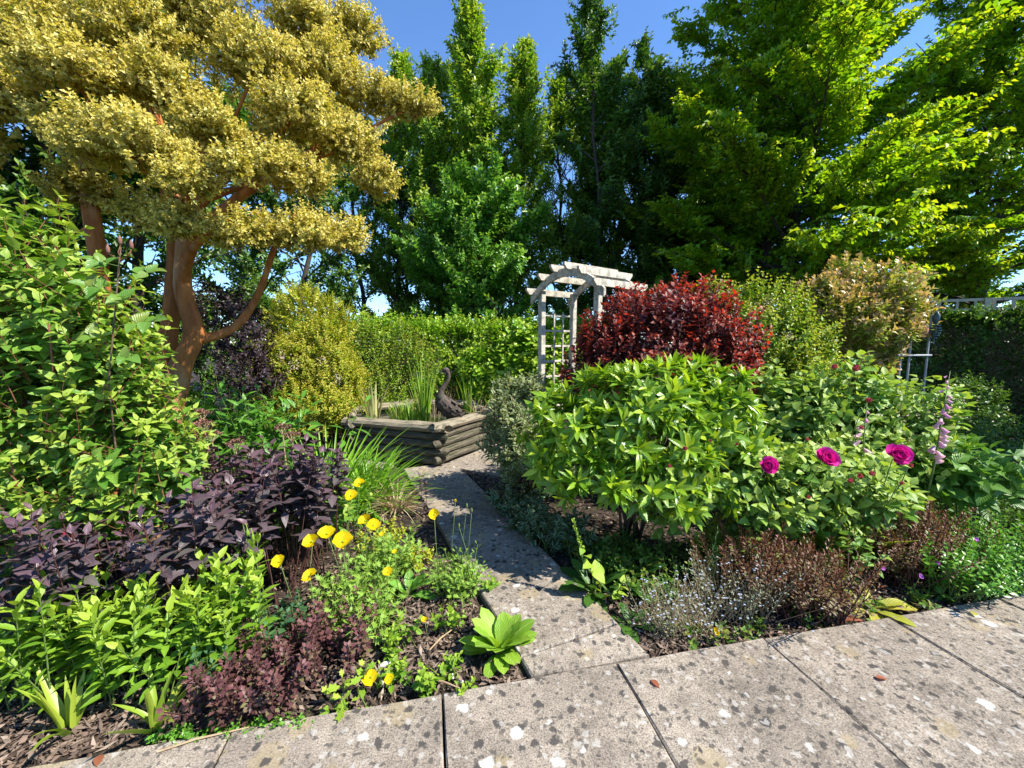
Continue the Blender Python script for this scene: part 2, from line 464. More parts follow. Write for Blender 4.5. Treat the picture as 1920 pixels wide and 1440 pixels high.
def slab_mat():
    """weathered concrete flag: exposed grit, dark and white lichen rosettes, ochre stains"""
    m = bpy.data.materials.new('weathered_concrete'); m.use_nodes = True; nt = m.node_tree
    p = nt.nodes['Principled BSDF']; g = _n(nt, 'ShaderNodeNewGeometry'); oi = _n(nt, 'ShaderNodeObjectInfo')
    pos = g.outputs['Position']
    def noise(s, d=6, r=.6):
        n = _n(nt, 'ShaderNodeTexNoise'); n.inputs['Scale'].default_value = s; n.inputs['Detail'].default_value = d; n.inputs['Roughness'].default_value = r
        nt.links.new(pos, n.inputs['Vector']); return n
    big = noise(2.2, 5); mid = noise(14, 6, .7); fine = noise(150, 4, .7); warp = noise(28, 4)
    r1 = _ramp(nt, [(.3, (.195, .167, .136)), (.7, (.35, .305, .248))]); nt.links.new(big.outputs[0], r1.inputs[0])
    r2 = _ramp(nt, [(.35, (.62, .60, .58)), (.62, (1.12, 1.1, 1.08))]); nt.links.new(mid.outputs[0], r2.inputs[0])
    c = _mix(nt, r1.outputs[0], r2.outputs[0], .75, 'MULTIPLY')
    r3 = _ramp(nt, [(.36, (.34, .32, .30)), (.5, (1, 1, 1)), (.64, (1.55, 1.52, 1.48))]); nt.links.new(fine.outputs[0], r3.inputs[0])
    c = _mix(nt, c, r3.outputs[0], .85, 'MULTIPLY')
    wv = _n(nt, 'ShaderNodeVectorMath', operation='SCALE'); wv.inputs['Scale'].default_value = .06
    nt.links.new(warp.outputs['Color'], wv.inputs[0])
    wp = _n(nt, 'ShaderNodeVectorMath', operation='ADD'); nt.links.new(pos, wp.inputs[0]); nt.links.new(wv.outputs[0], wp.inputs[1])
    def spots(scale, dens, rad, offs):
        mp = _n(nt, 'ShaderNodeMapping'); mp.inputs['Location'].default_value = offs; nt.links.new(wp.outputs[0], mp.inputs[0])
        v = _n(nt, 'ShaderNodeTexVoronoi', voronoi_dimensions='2D'); v.inputs['Scale'].default_value = scale; nt.links.new(mp.outputs[0], v.inputs['Vector'])
        sp = _n(nt, 'ShaderNodeSeparateColor'); nt.links.new(v.outputs['Color'], sp.inputs[0])
        keep = _math(nt, 'GREATER_THAN', sp.outputs[0], 1 - dens)
        rr = _math(nt, 'MULTIPLY_ADD', sp.outputs[1], rad); rr.node.inputs[2].default_value = rad * .35
        d = _math(nt, 'SUBTRACT', rr, v.outputs['Distance'])
        e = _math(nt, 'MULTIPLY', d, 14.0); e.node.use_clamp = True
        return _math(nt, 'MULTIPLY', e, keep)
    c = _mix(nt, c, (.32, .25, .13), _math(nt, 'MULTIPLY', spots(5, .4, .28, (3, 1, 0)), .45))
    c = _mix(nt, c, (.055, .05, .046), _math(nt, 'MULTIPLY', spots(13, .5, .23, (0, 0, 0)), .9))
    c = _mix(nt, c, (.06, .055, .05), _math(nt, 'MULTIPLY', spots(34, .45, .33, (7, 4, 0)), .7))
    c = _mix(nt, c, (.58, .56, .51), _math(nt, 'MULTIPLY', spots(8, .22, .18, (1.3, 8, 0)), .75))
    c = _mix(nt, c, (.46, .44, .40), _math(nt, 'MULTIPLY', spots(24, .3, .28, (2.3, 5, 0)), .5))
    tint = _math(nt, 'MULTIPLY_ADD', oi.outputs['Random'], .22); tint.node.inputs[2].default_value = .89
    c = _mix(nt, c, tint, 1.0, 'MULTIPLY')
    nt.links.new(c, p.inputs['Base Color']); p.inputs['Roughness'].default_value = .92; p.inputs['Specular IOR Level'].default_value = .2
    h = _math(nt, 'ADD', _math(nt, 'MULTIPLY', fine.outputs[0], .5), mid.outputs[0])
    b = _n(nt, 'ShaderNodeBump'); b.inputs['Strength'].default_value = .6; b.inputs['Distance'].default_value = .006
    nt.links.new(h, b.inputs['Height']); nt.links.new(b.outputs[0], p.inputs['Normal'])
    return m

M = {}
M['slab'] = slab_mat()
M['soil'] = rough_mat('soil', (.016, .011, .008), (.06, .042, .03), 18, .95, bump=.9, dist=.03, coords='World', c3=(.035, .028, .016))
M['field'] = rough_mat('rough_grass', (.03, .05, .012), (.07, .10, .025), 3, .95, coords='World')
M['bark_chip'] = leaf_mat('bark_chip', [(.05, .034, .025), (.14, .095, .07), (.22, .16, .12), (.09, .06, .045), (.32, .25, .19)], trans=0, rough=.9, spec=.2, veins=False)
M['straw'] = leaf_mat('dry_straw', [(.45, .34, .19), (.6, .48, .30), (.33, .24, .13)], trans=.2, rough=.7, veins=False)
M['wood'] = rough_mat('weathered_log', (.03, .027, .02), (.20, .17, .12), 9, .9, (1.2, 14, 14), .9, .01, c3=(.045, .05, .022))
M['cap_wood'] = rough_mat('weathered_cap_log', (.12, .10, .07), (.40, .34, .24), 9, .85, (1.2, 16, 16), .8, .008, c3=(.08, .075, .045))
M['arch_wood'] = rough_mat('silvered_timber', (.32, .28, .22), (.70, .64, .53), 7, .85, (3, 3, 3), .4, .004, c3=(.30, .28, .22))
M['trellis'] = rough_mat('trellis_timber', (.38, .33, .24), (.62, .55, .42), 7, .9, (4, 4, 4), .3)
M['sculpt'] = rough_mat('woven_twig', (.03, .022, .018), (.14, .105, .085), 26, .75, (1, 1, 1), .8, .008, c3=(.06, .055, .04))
M['metal'] = rough_mat('dull_metal', (.20, .22, .24), (.34, .36, .38), 20, .5, bump=.1, spec=.5)
M['teal'] = rough_mat('blue_enamel', (.02, .06, .09), (.05, .12, .16), 20, .45, bump=.1, spec=.5)
M['terracotta'] = rough_mat('terracotta', (.30, .13, .07), (.42, .2, .11), 20, .8)
M['pebble'] = rough_mat('pale_pebble', (.55, .52, .48), (.8, .78, .74), 20, .6)
M['bark_orange'] = rough_mat('peeling_orange_bark', (.20, .065, .020), (.56, .22, .065), 7, .8, (1.6, 1.6, .4), .9, .02, c3=(.54, .33, .17), spec=.2)
M['bark_grey'] = rough_mat('grey_bark', (.035, .03, .024), (.10, .085, .065), 12, .9, (1, 1, .3), .6, .01)
M['twig_red'] = rough_mat('red_twig', (.16, .05, .03), (.26, .10, .055), 30, .6)
M['twig_brown'] = rough_mat('brown_twig', (.07, .045, .028), (.15, .10, .06), 30, .8)
M['stalk_green'] = rough_mat('green_stalk', (.07, .12, .025), (.14, .2, .05), 30, .55)
M['stalk_dark'] = rough_mat('maroon_stalk', (.05, .02, .02), (.11, .05, .035), 30, .6)
M['stalk_tan'] = rough_mat('dry_stalk', (.30, .2, .11), (.46, .34, .2), 30, .8)

w_ = bpy.data.materials.new('pond_water'); w_.use_nodes = True
_p = w_.node_tree.nodes['Principled BSDF']; _p.inputs['Base Color'].default_value = (.012, .018, .010, 1); _p.inputs['Roughness'].default_value = .06
M['water'] = w_

L_ = leaf_mat
M['gold'] = L_('golden_myrtle_leaf', [(.30, .30, .05), (.56, .49, .10), (.66, .60, .2), (.44, .41, .07), (.60, .52, .12), (.17, .24, .04)], young=(.66, .56, .14), trans=.35, rough=.4, spec=.35, veins=False)
M['fuchsia'] = L_('fuchsia_leaf', [(0.074, 0.203, 0.018), (0.134, 0.284, 0.030), (0.208, 0.378, 0.043), (0.111, 0.250, 0.036)], young=(0.371, 0.486, 0.061), rough=.38, spec=.4, rib=(.16, .26, .06))
M['glossy_rose'] = L_('climbing_rose_leaf', [(.09, .22, .025), (.14, .28, .04), (.2, .26, .04)], young=(.26, .3, .05), rough=.36, spec=.45, rib=(.2, .28, .08))
M['loose'] = L_('purple_loosestrife_leaf', [(.044, .033, .038), (.075, .055, .062), (.11, .085, .092), (.06, .045, .052), (.10, .095, .08)], young=(.10, .05, .065), trans=.10, rough=.38, spec=.5, rib=(.16, .09, .10), glow=(1.2, .7, .8))
M['phlox'] = L_('phlox_leaf', [(0.104, 0.242, 0.017), (0.173, 0.336, 0.021), (0.231, 0.399, 0.028), (0.139, 0.273, 0.024)], young=(0.347, 0.483, 0.038), rough=.4, spec=.4, rib=(.24, .40, .07))
M['chartreuse'] = L_('chartreuse_leaf', [(.26, .42, .03), (.36, .50, .05), (.20, .36, .03)], young=(.42, .52, .06), rough=.5, spec=.35)
M['spurge'] = L_('maroon_spurge_leaf', [(.085, .036, .038), (.13, .06, .056), (.06, .028, .032), (.19, .12, .075), (.14, .16, .05)], young=(.16, .06, .06), trans=.25, rough=.5, spec=.35, veins=False, glow=(1.3, .7, .5))
M['jade'] = L_('blue_green_leaf', [(.04, .12, .05), (.07, .17, .065), (.09, .2, .06)], rough=.4)
M['poppy_leaf'] = L_('poppy_leaf', [(.17, .33, .04), (.25, .42, .06), (.30, .46, .07), (.21, .36, .04)], rough=.5, spec=.3, veins=False)
M['daylily'] = L_('daylily_blade', [(.22, .36, .03), (.32, .42, .045), (.40, .46, .06)], rough=.4, veins=False, rib=(.36, .46, .10))
M['primula'] = L_('primula_leaf', [(.22, .40, .035), (.30, .48, .045), (.17, .33, .03)], rough=.5, rib=(.45, .55, .16))
M['lettuce'] = L_('smooth_rosette_leaf', [(.14, .34, .04), (.2, .42, .06)], rough=.35, rib=(.4, .5, .2))
M['hakone'] = L_('grass_blade', [(.12, .30, .018), (.18, .38, .025), (.25, .44, .035)], rough=.4, veins=False)
M['peony'] = L_('peony_leaf', [(.07, .20, .02), (.11, .28, .03), (.15, .34, .04)], rough=.26, spec=.5, rib=(.2, .36, .08))
M['spiraea'] = L_('spiraea_leaf', [(.28, .37, .022), (.40, .46, .03), (.22, .34, .022), (.46, .42, .04)], young=(.50, .44, .05), rough=.5, veins=False)
M['gold_leaf'] = L_('golden_shrub_leaf', [(.38, .42, .02), (.48, .48, .03), (.30, .38, .02)], rough=.5, veins=False)
M['plum'] = L_('plum_leaf', [(.03, .018, .024), (.05, .03, .035)], trans=.15, rough=.5, veins=False)
M['hedge'] = L_('beech_hedge_leaf', [(.11, .27, .014), (.18, .38, .022), (.26, .46, .03), (.13, .31, .016)], young=(.42, .55, .05), rough=.36, veins=False)
M['varieg'] = L_('white_edged_leaf', [(.12, .20, .06), (.17, .25, .08)], margin=(.64, .62, .38), rough=.5, spec=.25)
M['hosta'] = L_('variegated_leaf', [(.05, .11, .045), (.07, .15, .05)], margin=(.34, .40, .26), rough=.42)
M['rhodo'] = L_('rhododendron_leaf', [(.13, .28, .012), (.19, .36, .018), (.09, .22, .012), (.24, .42, .022)], young=(.40, .54, .03), rough=.24, spec=.6, rib=(.38, .5, .08))
M['ninebark'] = L_('red_ninebark_leaf', [(0.063, 0.021, 0.025), (0.098, 0.030, 0.034), (0.046, 0.017, 0.023), (0.127, 0.040, 0.039)], young=(0.30, 0.055, 0.026), trans=.35, rough=.38, spec=.5, glow=(2.4, .9, .5))  # tip-leaf red stands for sun striking the shoots, put into the colour
M['weigela'] = L_('weigela_leaf', [(.17, .31, .02), (.27, .42, .03), (.11, .24, .018)], young=(.44, .46, .045), rough=.45, veins=False)
M['photinia'] = L_('bronze_tipped_leaf', [(.22, .33, .035), (.36, .42, .06), (.16, .26, .03)], young=(.55, .35, .16), rough=.35, spec=.5, veins=False)
M['rose'] = L_('rose_leaf', [(0.104, 0.243, 0.030), (0.163, 0.324, 0.043), (0.252, 0.419, 0.061), (0.134, 0.270, 0.061)], young=(0.356, 0.472, 0.068), rough=.38, spec=.45, rib=(.22, .34, .10))
M['hydrangea'] = L_('hydrangea_leaf', [(.09, .22, .03), (.14, .29, .04)], rough=.4, rib=(.24, .38, .12))
M['bronze'] = L_('bronze_spurge_leaf', [(.11, .055, .028), (.16, .085, .036), (.07, .038, .024), (.22, .15, .06), (.14, .17, .045)], young=(.19, .075, .034), trans=.3, rough=.5, veins=False, glow=(1.4, .9, .5))
M['mat_green'] = L_('cranesbill_leaf', [(0.081, 0.241, 0.021), (0.127, 0.322, 0.029), (0.184, 0.391, 0.040)], rough=.35, veins=False)
M['dark_green'] = L_('dark_green_leaf', [(.03, .10, .016), (.05, .14, .022), (.08, .18, .025)], rough=.35, rib=(.10, .2, .05))
M['ground_green'] = L_('ground_cover_leaf', [(.05, .14, .018), (.09, .2, .025), (.15, .27, .03), (.3, .3, .05)], rough=.45, veins=False)
M['grey_stem'] = L_('seeding_forget_me_not', [(.28, .31, .20), (.36, .37, .28), (.22, .28, .12), (.34, .27, .17)], trans=.25, rough=.7, veins=False)
M['yellowing'] = L_('yellowing_leaf', [(.36, .42, .04), (.48, .44, .06), (.28, .38, .04)], rough=.45, rib=(.5, .5, .15))
M['red_wilt'] = L_('wilted_red_leaf', [(.36, .11, .05), (.28, .10, .05)], rough=.55)
M['iris'] = L_('iris_blade', [(.2, .38, .035), (.3, .45, .06), (.15, .32, .03)], rough=.4, veins=False)
M['iris_pale'] = L_('pale_iris_blade', [(.55, .55, .22), (.62, .58, .30), (.45, .5, .15)], rough=.5, veins=False)
M['ash'] = L_('mid_green_tree_leaf', [(0.124, 0.274, 0.021), (0.191, 0.370, 0.030), (0.268, 0.435, 0.032), (0.163, 0.306, 0.035)], young=(0.382, 0.467, 0.040), trans=.4, rough=.36, spec=.45, veins=False)
M['oak'] = L_('sapling_leaf', [(0.081, 0.237, 0.025), (0.121, 0.312, 0.035), (0.176, 0.388, 0.045)], young=(0.257, 0.450, 0.050), trans=.4, rough=.35, spec=.45, veins=False)
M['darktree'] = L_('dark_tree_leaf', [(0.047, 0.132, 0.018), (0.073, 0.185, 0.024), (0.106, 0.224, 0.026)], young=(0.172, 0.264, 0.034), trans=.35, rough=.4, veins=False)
M['hornbeam'] = L_('hornbeam_leaf', [(0.124, 0.286, 0.012), (0.189, 0.383, 0.015), (0.262, 0.451, 0.019)], young=(0.393, 0.519, 0.020), trans=.5, rough=.4, spec=.4, veins=False, glow=(1.45, 1.25, .4))
M['climber'] = L_('climber_leaf', [(0.055, 0.143, 0.020), (0.088, 0.198, 0.024), (0.132, 0.220, 0.033)], rough=.4, veins=False)
M['poppy_petal'] = L_('yellow_poppy_petal', [(.78, .56, .004), (.82, .62, .008)], trans=.45, rough=.6, spec=.2, veins=False, glow=(1.1, 1, .5))
M['rose_petal'] = L_('magenta_rose_petal', [(.60, .014, .26), (.70, .03, .36), (.76, .09, .46)], trans=.25, rough=.55, spec=.25, veins=False, glow=(1.2, .6, .9))
M['pink_bud'] = L_('pink_bud', [(.48, .07, .13), (.55, .12, .20), (.40, .05, .08)], trans=.2, rough=.5, veins=False)
M['foxglove'] = L_('foxglove_bell', [(.62, .28, .50), (.68, .40, .55), (.72, .50, .52)], trans=.35, rough=.5, veins=False, glow=(1.1, .9, 1.1))
M['fuchsia_flower'] = L_('fuchsia_flower', [(.50, .012, .06), (.58, .02, .12)], trans=.3, rough=.45, veins=False)
M['forget'] = L_('forget_me_not_flower', [(.42, .52, .74), (.52, .58, .76), (.6, .62, .72)], trans=.3, rough=.6, veins=False)
M['purple_flower'] = L_('purple_flower', [(.38, .08, .45), (.45, .12, .5)], trans=.3, rough=.6, veins=False)
M['sedum_head'] = L_('dried_sedum_head', [(.17, .075, .05), (.27, .13, .09), (.12, .055, .04)], trans=.05, rough=.9, veins=False)
M['pale_flower'] = L_('faded_flower', [(.55, .42, .34), (.62, .52, .42), (.5, .36, .30)], trans=.3, rough=.8, veins=False)
# ------------------------------------------------------------------ ground, patio, path
def make_ground():
    k = 150
    s = np.linspace(-1, 1, k); gx = np.sinh(s * 5.2) / math.sinh(5.2) * 420 + 0.0
    X, Y = np.meshgrid(gx, gx + 3.0, indexing='ij')
    rr = np.hypot(X, Y - 3)
    z = SOIL + .010 * np.sin(X * 5.1 + 1.3 * np.sin(Y * 3.7)) * np.sin(Y * 4.3 + X) + .006 * np.sin(X * 17 + Y * 9)
    z = np.where(rr > 20, SOIL, z)
    V = np.stack((X, Y, z), -1).reshape(-1, 3)
    i = np.arange(k * k).reshape(k, k)
    a, b, c, d = i[:-1, :-1].ravel(), i[1:, :-1].ravel(), i[1:, 1:].ravel(), i[:-1, 1:].ravel()
    T = np.concatenate((np.stack((a, b, c), -1), np.stack((a, c, d), -1)))
    o = link('ground', mesh_np('ground', V, T, V[:, :2] * .1, M['soil']))
    tag(o, 'dark soil of the garden beds', None, None, 'structure')
make_ground()

def slab_poly(pts, parent, rng, th=.05, name='slab', top=0.0):
    """bevelled, slightly worn flagstone with the given plan outline"""
    c = Vector((sum(p[0] for p in pts) / len(pts), sum(p[1] for p in pts) / len(pts)))
    P = []
    for i, p in enumerate(pts):                       # extra edge points, nudged, so that edges are not ruler-straight
        q = pts[(i + 1) % len(pts)]
        for k in range(4):
            f = k / 4; x = p[0] + (q[0] - p[0]) * f; y = p[1] + (q[1] - p[1]) * f
            if k: x += rng.normal(0, .0022); y += rng.normal(0, .0022)
            P.append(Vector((x, y)) - c)
    n = len(P); z = top + rng.uniform(-.003, .003); tx, ty = rng.normal(0, .0025, 2)
    V = []
    for ins, zz in ((0, -th), (0, -.007), (.007, 0)):
        for p in P:
            q = p - p.normalized() * ins * rng.uniform(.6, 1.6)
            V.append((q.x, q.y, zz + tx * q.x + ty * q.y))
    F = [tuple(2 * n + k for k in range(n))]
    for r in (0, 1): F += [(r * n + k, r * n + (k + 1) % n, (r + 1) * n + (k + 1) % n, (r + 1) * n + k) for k in range(n)]
    o = MB().add(V, F).build(name, M['slab'], parent)
    o.location = Vector((c.x, c.y, z)) - parent.location
    return o

rng = np.random.default_rng(11)
E0 = Vector((.505, 1.815)); E1 = Vector((.9791, .2034)); E2 = Vector((.2034, -.9791))     # patio corner, along its edge, into it
patio = thing('patio', 'weathered concrete slab patio in the foreground', None)
patio['kind'] = 'structure'
W0 = .832
for i in range(-5, 8):
    for j in range(3):
        a, b = i * W0 + .004, (i + 1) * W0 - .004
        c, d = j * .9 + .004, (j + 1) * .9 - .004
        pts = [E0 + E1 * a + E2 * d, E0 + E1 * b + E2 * d, E0 + E1 * b + E2 * c, E0 + E1 * a + E2 * c]
        slab_poly([(p.x, p.y) for p in pts], patio, rng)

path = thing('path', 'narrow concrete slab path leading to the pond', None); path['kind'] = 'structure'
PD = Vector((-.41, .912)); PN = Vector((.912, .41)); PC = Vector((.385, 1.815))
def pp(t, s): q = PC + PD * t + PN * s * (1 + .03 * t); return (q.x, q.y)
hw = .295
l0 = (.09, 1.742); r0 = (.685, 1.866)
slab_poly([l0, r0, pp(.165, hw), pp(.165, -hw)], path, rng)
t = .172
for ln in (.76, .62, .76, .62, .55):
    slab_poly([pp(t, -hw), pp(t, hw), pp(t + ln - .007, hw), pp(t + ln - .007, -hw)], path, rng); t += ln

POND = [(-2.15, 5.38), (-.9, 4.97), (-.33, 5.95), (-.7, 6.78), (-1.75, 7.0), (-2.52, 6.32)]
def strip(p, q, off, wd, n, ext0=0.0, ext1=0.0):
    p, q = Vector(p), Vector(q); d = (q - p).normalized(); o = Vector((d.y, -d.x)); L = (q - p).length
    for k in range(n):
        a = -ext0 + (L + ext0 + ext1) * k / n + .004; b = -ext0 + (L + ext0 + ext1) * (k + 1) / n - .004
        pts = [p + d * a + o * (off + wd), p + d * b + o * (off + wd), p + d * b + o * off, p + d * a + o * off]
        slab_poly([(v.x, v.y) for v in pts], path, rng, top=-.008)
strip(POND[1], POND[2], -.1, .98, 2, -.05, .5)
strip(POND[2], POND[3], -.1, .6, 2, -.2, .2)
strip(POND[0], POND[1], -.1, .42, 2, .1, -.62)

# bark mulch strewn over both beds (uncountable)
def mulch():
    rng = np.random.default_rng(5); P = []
    areas = [((-2.6, .12), (1.25, 3.6), 5200), ((.1, 3.2), (1.9, 4.4), 5200), ((-1.3, .1), (1.5, 2.9), 5200), ((.4, 3.4), (1.85, 2.7), 7000), ((-2.6, -1.1), (1.15, 1.75), 5000), ((-.75, .2), (3.2, 4.9), 3000)]
    for (x0, x1), (y0, y1), n in areas:
        P.append(np.stack((rng.uniform(x0, x1, n), rng.uniform(y0, y1, n), np.full(n, SOIL + .008)), -1))
    P = np.concatenate(P)
    e = (P[:, 0] - E0.x) * E2.x + (P[:, 1] - E0.y) * E2.y
    s = (P[:, 0] - PC.x) * PN.x + (P[:, 1] - PC.y) * PN.y; tt = (P[:, 0] - PC.x) * PD.x + (P[:, 1] - PC.y) * PD.y
    P = P[(e < -.03) & (np.abs(s) > .33 + .012 * np.clip(tt, 0, 9))]
    n = len(P); P[:, 2] += rng.random(n) ** 2 * .022
    az = rng.uniform(0, 6.28, n)
    D = np.stack((np.cos(az), np.sin(az), rng.normal(0, .22, n)), -1); N = np.stack((rng.normal(0, .35, n), rng.normal(0, .35, n), np.ones(n)), -1)
    S = rng.gamma(3, .011, n) + .008
    lv = Leaves(P, D, N, S, np.minimum(S * .28, .009) * rng.uniform(.5, 1.3, n), None, rng)
    o = link('bark_mulch', leaf_mesh('bark_mulch', lv, [leaf_shape(2, lambda t: .9, .35, .1), leaf_shape(2, lambda t: .8, -.3, -.15)], M['bark_chip']))
    tag(o, 'brown bark chips strewn over the soil of the beds', 'mulch', None, 'stuff')
mulch()

# ------------------------------------------------------------------ pond of stacked half logs
pond = thing('raised_pond', 'raised hexagonal garden pond of stacked weathered logs at the path end', 'pond', (-1.4, 6.0, 0))
def log_between(p, q, z, r, parent, mat, ext, rng, squash=1.0, name='log'):
    p, q = Vector((*p, z)), Vector((*q, z)); d = (q - p); L = d.length; d.normalize()
    n = 8; pts = []; rad = []
    for k in range(n):
        f = k / (n - 1); x = -ext + (L + 2 * ext) * f - L / 2
        pts.append((x, rng.normal(0, .003), rng.normal(0, .003))); rad.append(r * rng.uniform(.93, 1.05))
    pts.insert(0, (pts[0][0] - .004, 0, 0)); rad.insert(0, r * .86); pts.append((pts[-1][0] + .004, 0, 0)); rad.append(r * .86)
    o = MB().tube(pts, rad, 10, squash).build(name, mat, parent)
    o.location = (p + q) / 2 - parent.location
    o.rotation_euler = (rng.uniform(-.1, .1) if squash == 1 else 0, rng.normal(0, .004), math.atan2(d.y, d.x))
    return o
for i in range(6):
    a, b = POND[i], POND[(i + 1) % 6]
    for k in range(4):
        log_between(a, b, .052 + k * .106 + (.02 if i % 2 else 0), .052, pond, M['wood'], (.10 if (k + i) % 2 else .03), rng)
    log_between(a, b, .478 + (.012 if i % 2 else 0), .062, pond, M['cap_wood'], .11, rng, squash=1.55, name='top_log')
    v = Vector(a); c = Vector((-1.4, 6.05)); out = (v - c).normalized()
    pb = MB().tube([(0, 0, -.04), (0, 0, .2), (0, 0, .41)], [.06, .058, .057], 10)
    o = pb.build('corner_post', M['wood'], pond); o.location = Vector((v.x - out.x * .10, v.y - out.y * .10, 0)) - pond.location
wt = MB().add([(p[0] + (-1.4 - p[0]) * .03, p[1] + (6.05 - p[1]) * .03, .40) for p in POND], [(0, 1, 2, 3, 4, 5)]).build('pond_water', M['water'])
tag(wt, 'dark still water inside the raised pond', None, None, 'structure')

# ------------------------------------------------------------------ rustic garden arch
AU = Vector((.80, .60, 0)); AV = Vector((.62, -.785, 0)).normalized(); A1 = Vector((.45, 6.2, 0)); SPAN, DEP = 1.08, .66
arch = thing('garden_arch', 'silvered timber garden arch with trellis sides behind the red shrub', 'arch', A1)
RM = Matrix((AU, AV, Vector((0, 0, 1)))).transposed()
posts = [(0, 0), (DEP, 0), (0, SPAN), (DEP, SPAN)]
def abox(name, u, v, z, du, dv, dz, tilt=0.0):
    o = MB().box((0, 0, 0), (du, dv, dz)).build(name, M['arch_wood'], arch)
    m = RM.to_4x4() @ Matrix.Rotation(tilt, 4, 'X'); m.translation = AU * u + AV * v + Vector((0, 0, z)); o.matrix_basis = m
    bv = o.modifiers.new('b', 'BEVEL'); bv.width = .006; bv.segments = 1
    return o
for u, v in posts: abox('post', u, v, 1.12, .085, .085, 2.36, random.uniform(-.008, .008))
def arc(v): f = (v / SPAN - .5) * 2; return 2.30 + .20 * (1 - f * f)
for u in (-.065, DEP + .065):
    V = []; n = 14
    for k in range(n + 1):
        v = -.16 + (SPAN + .32) * k / n; z = arc(v)
        for du, dz in ((-.02, -.055), (.02, -.055), (.02, .055), (-.02, .055)):
            q = AU * (u + du) + AV * v + Vector((0, 0, z + dz)); V.append(q)
    F = [(4 * k + j, 4 * k + (j + 1) % 4, 4 * k + 4 + (j + 1) % 4, 4 * k + 4 + j) for k in range(n) for j in range(4)] + [(3, 2, 1, 0), (4 * n, 4 * n + 1, 4 * n + 2, 4 * n + 3)]
    MB().add(V, F).build('curved_beam', M['arch_wood'], arch)
for k in range(6):
    v = -.10 + (SPAN + .20) * k / 5; z = arc(v) + .075
    # rafter with scooped ends
    prof = [(-.22, .045), (DEP + .22, .045), (DEP + .22, .01), (DEP + .17, -.045), (-.17, -.045), (-.22, .01)]
    V = [AU * a + AV * s + Vector((0, 0, b)) for s in (-.021, .021) for a, b in prof]; m = 6
    F = [tuple(range(m)), tuple(range(2 * m - 1, m - 1, -1))] + [(j, (j + 1) % m + 0, (j + 1) % m + m, j + m) for j in range(m)]
    o = MB().add(V, F).build('rafter', M['arch_wood'], arch); o.location = AV * v + Vector((0, 0, z))
for v in (0, SPAN):
    for k in range(8): abox('trellis_rail', DEP / 2, v, .30 + k * .235, DEP - .08, .02, .034)
    for k in range(2): abox('trellis_upright', DEP * (.36 + .28 * k), v + .021, 1.05, .03, .02, 1.9)

# ------------------------------------------------------------------ trellis-topped fence and metal frame on the right
fence = thing('trellis_fence', 'pale trellis panel above the climber on the right edge', 'fence', (7.2, 6.7, 0))
FA, FB = Vector((6.0, 7.5, 0)), Vector((9.4, 5.6, 0)); fd = (FB - FA).normalized(); fl = (FB - FA).length; fa = math.atan2(fd.y, fd.x)
def fbox(name, s, z, ln, th, ht):
    o = MB().box((0, 0, 0), (ln, th, ht)).build(name, M['trellis'], fence); p = FA + fd * s + Vector((0, 0, z))
    o.location = p - fence.location; o.rotation_euler = (0, 0, fa)
for s in np.arange(0.05, fl, 1.8): fbox('post', float(s), 1.1, .08, .09, 2.28)
for z in (2.22, 2.06, 1.92): fbox('rail', fl / 2, z, fl, .03, .045)
for s in np.arange(.25, fl, .21): fbox('slat', float(s), 2.07, .035, .024, .34)
for k in range(10): fbox('board', fl / 2, .1 + k * .185, fl - .02, .012, .18)

fr = thing('metal_plant_frame', 'slim grey metal frame with crossbar in the shade beside the bronze shrub', 'plant frame', (4.6, 4.7, 0))
for x, h in ((-.10, 1.72), (.0, 1.80), (.205, 1.86)): MB().tube([(x, 0, SOIL), (x, 0, h)], .012, 6).build('upright', M['metal'], fr)
for z in (1.39, .8): MB().tube([(-.16, -.022, z), (.23, -.022, z)], .013, 6).build('crossbar', M['metal'], fr)
orn = thing('hanging_ornament', 'blue ribbed fish shaped ornament on the grey metal frame', 'ornament', (4.82, 4.66, 1.66))
MB().tube([(0, 0, -.02), (0, 0, .03), (0, 0, .07), (0, 0, .1), (0, 0, .13)], [.012, .038, .042, .03, .01], 10, .5).build('head', M['teal'], orn, Matrix.Translation((0, 0, .10)), True)
for k in range(7):
    rr = .055 * math.sin(math.pi * (k + 1) / 8) + .012
    MB().tube([(0, 0, 0), (0, 0, .014)], rr, 12, .45).build('rib', M['teal'], orn, Matrix.Translation((0, 0, .09 - k * .028)))
MB().tube([(0, 0, -.14), (0, 0, .14)], .006, 6).build('spine', M['teal'], orn)
po = thing('terracotta_ornament', 'small terracotta ornament left of the blue ribbed one', 'ornament', (4.72, 4.68, 1.66))
MB().tube([(0, 0, -.07), (0, 0, -.03), (0, 0, .03), (0, 0, .08)], [.015, .035, .04, .02], 10).build('bowl', M['terracotta'], po, None, True)
MB().tube([(0, 0, .08), (0, 0, .17)], .004, 5).build('hook', M['metal'], po)

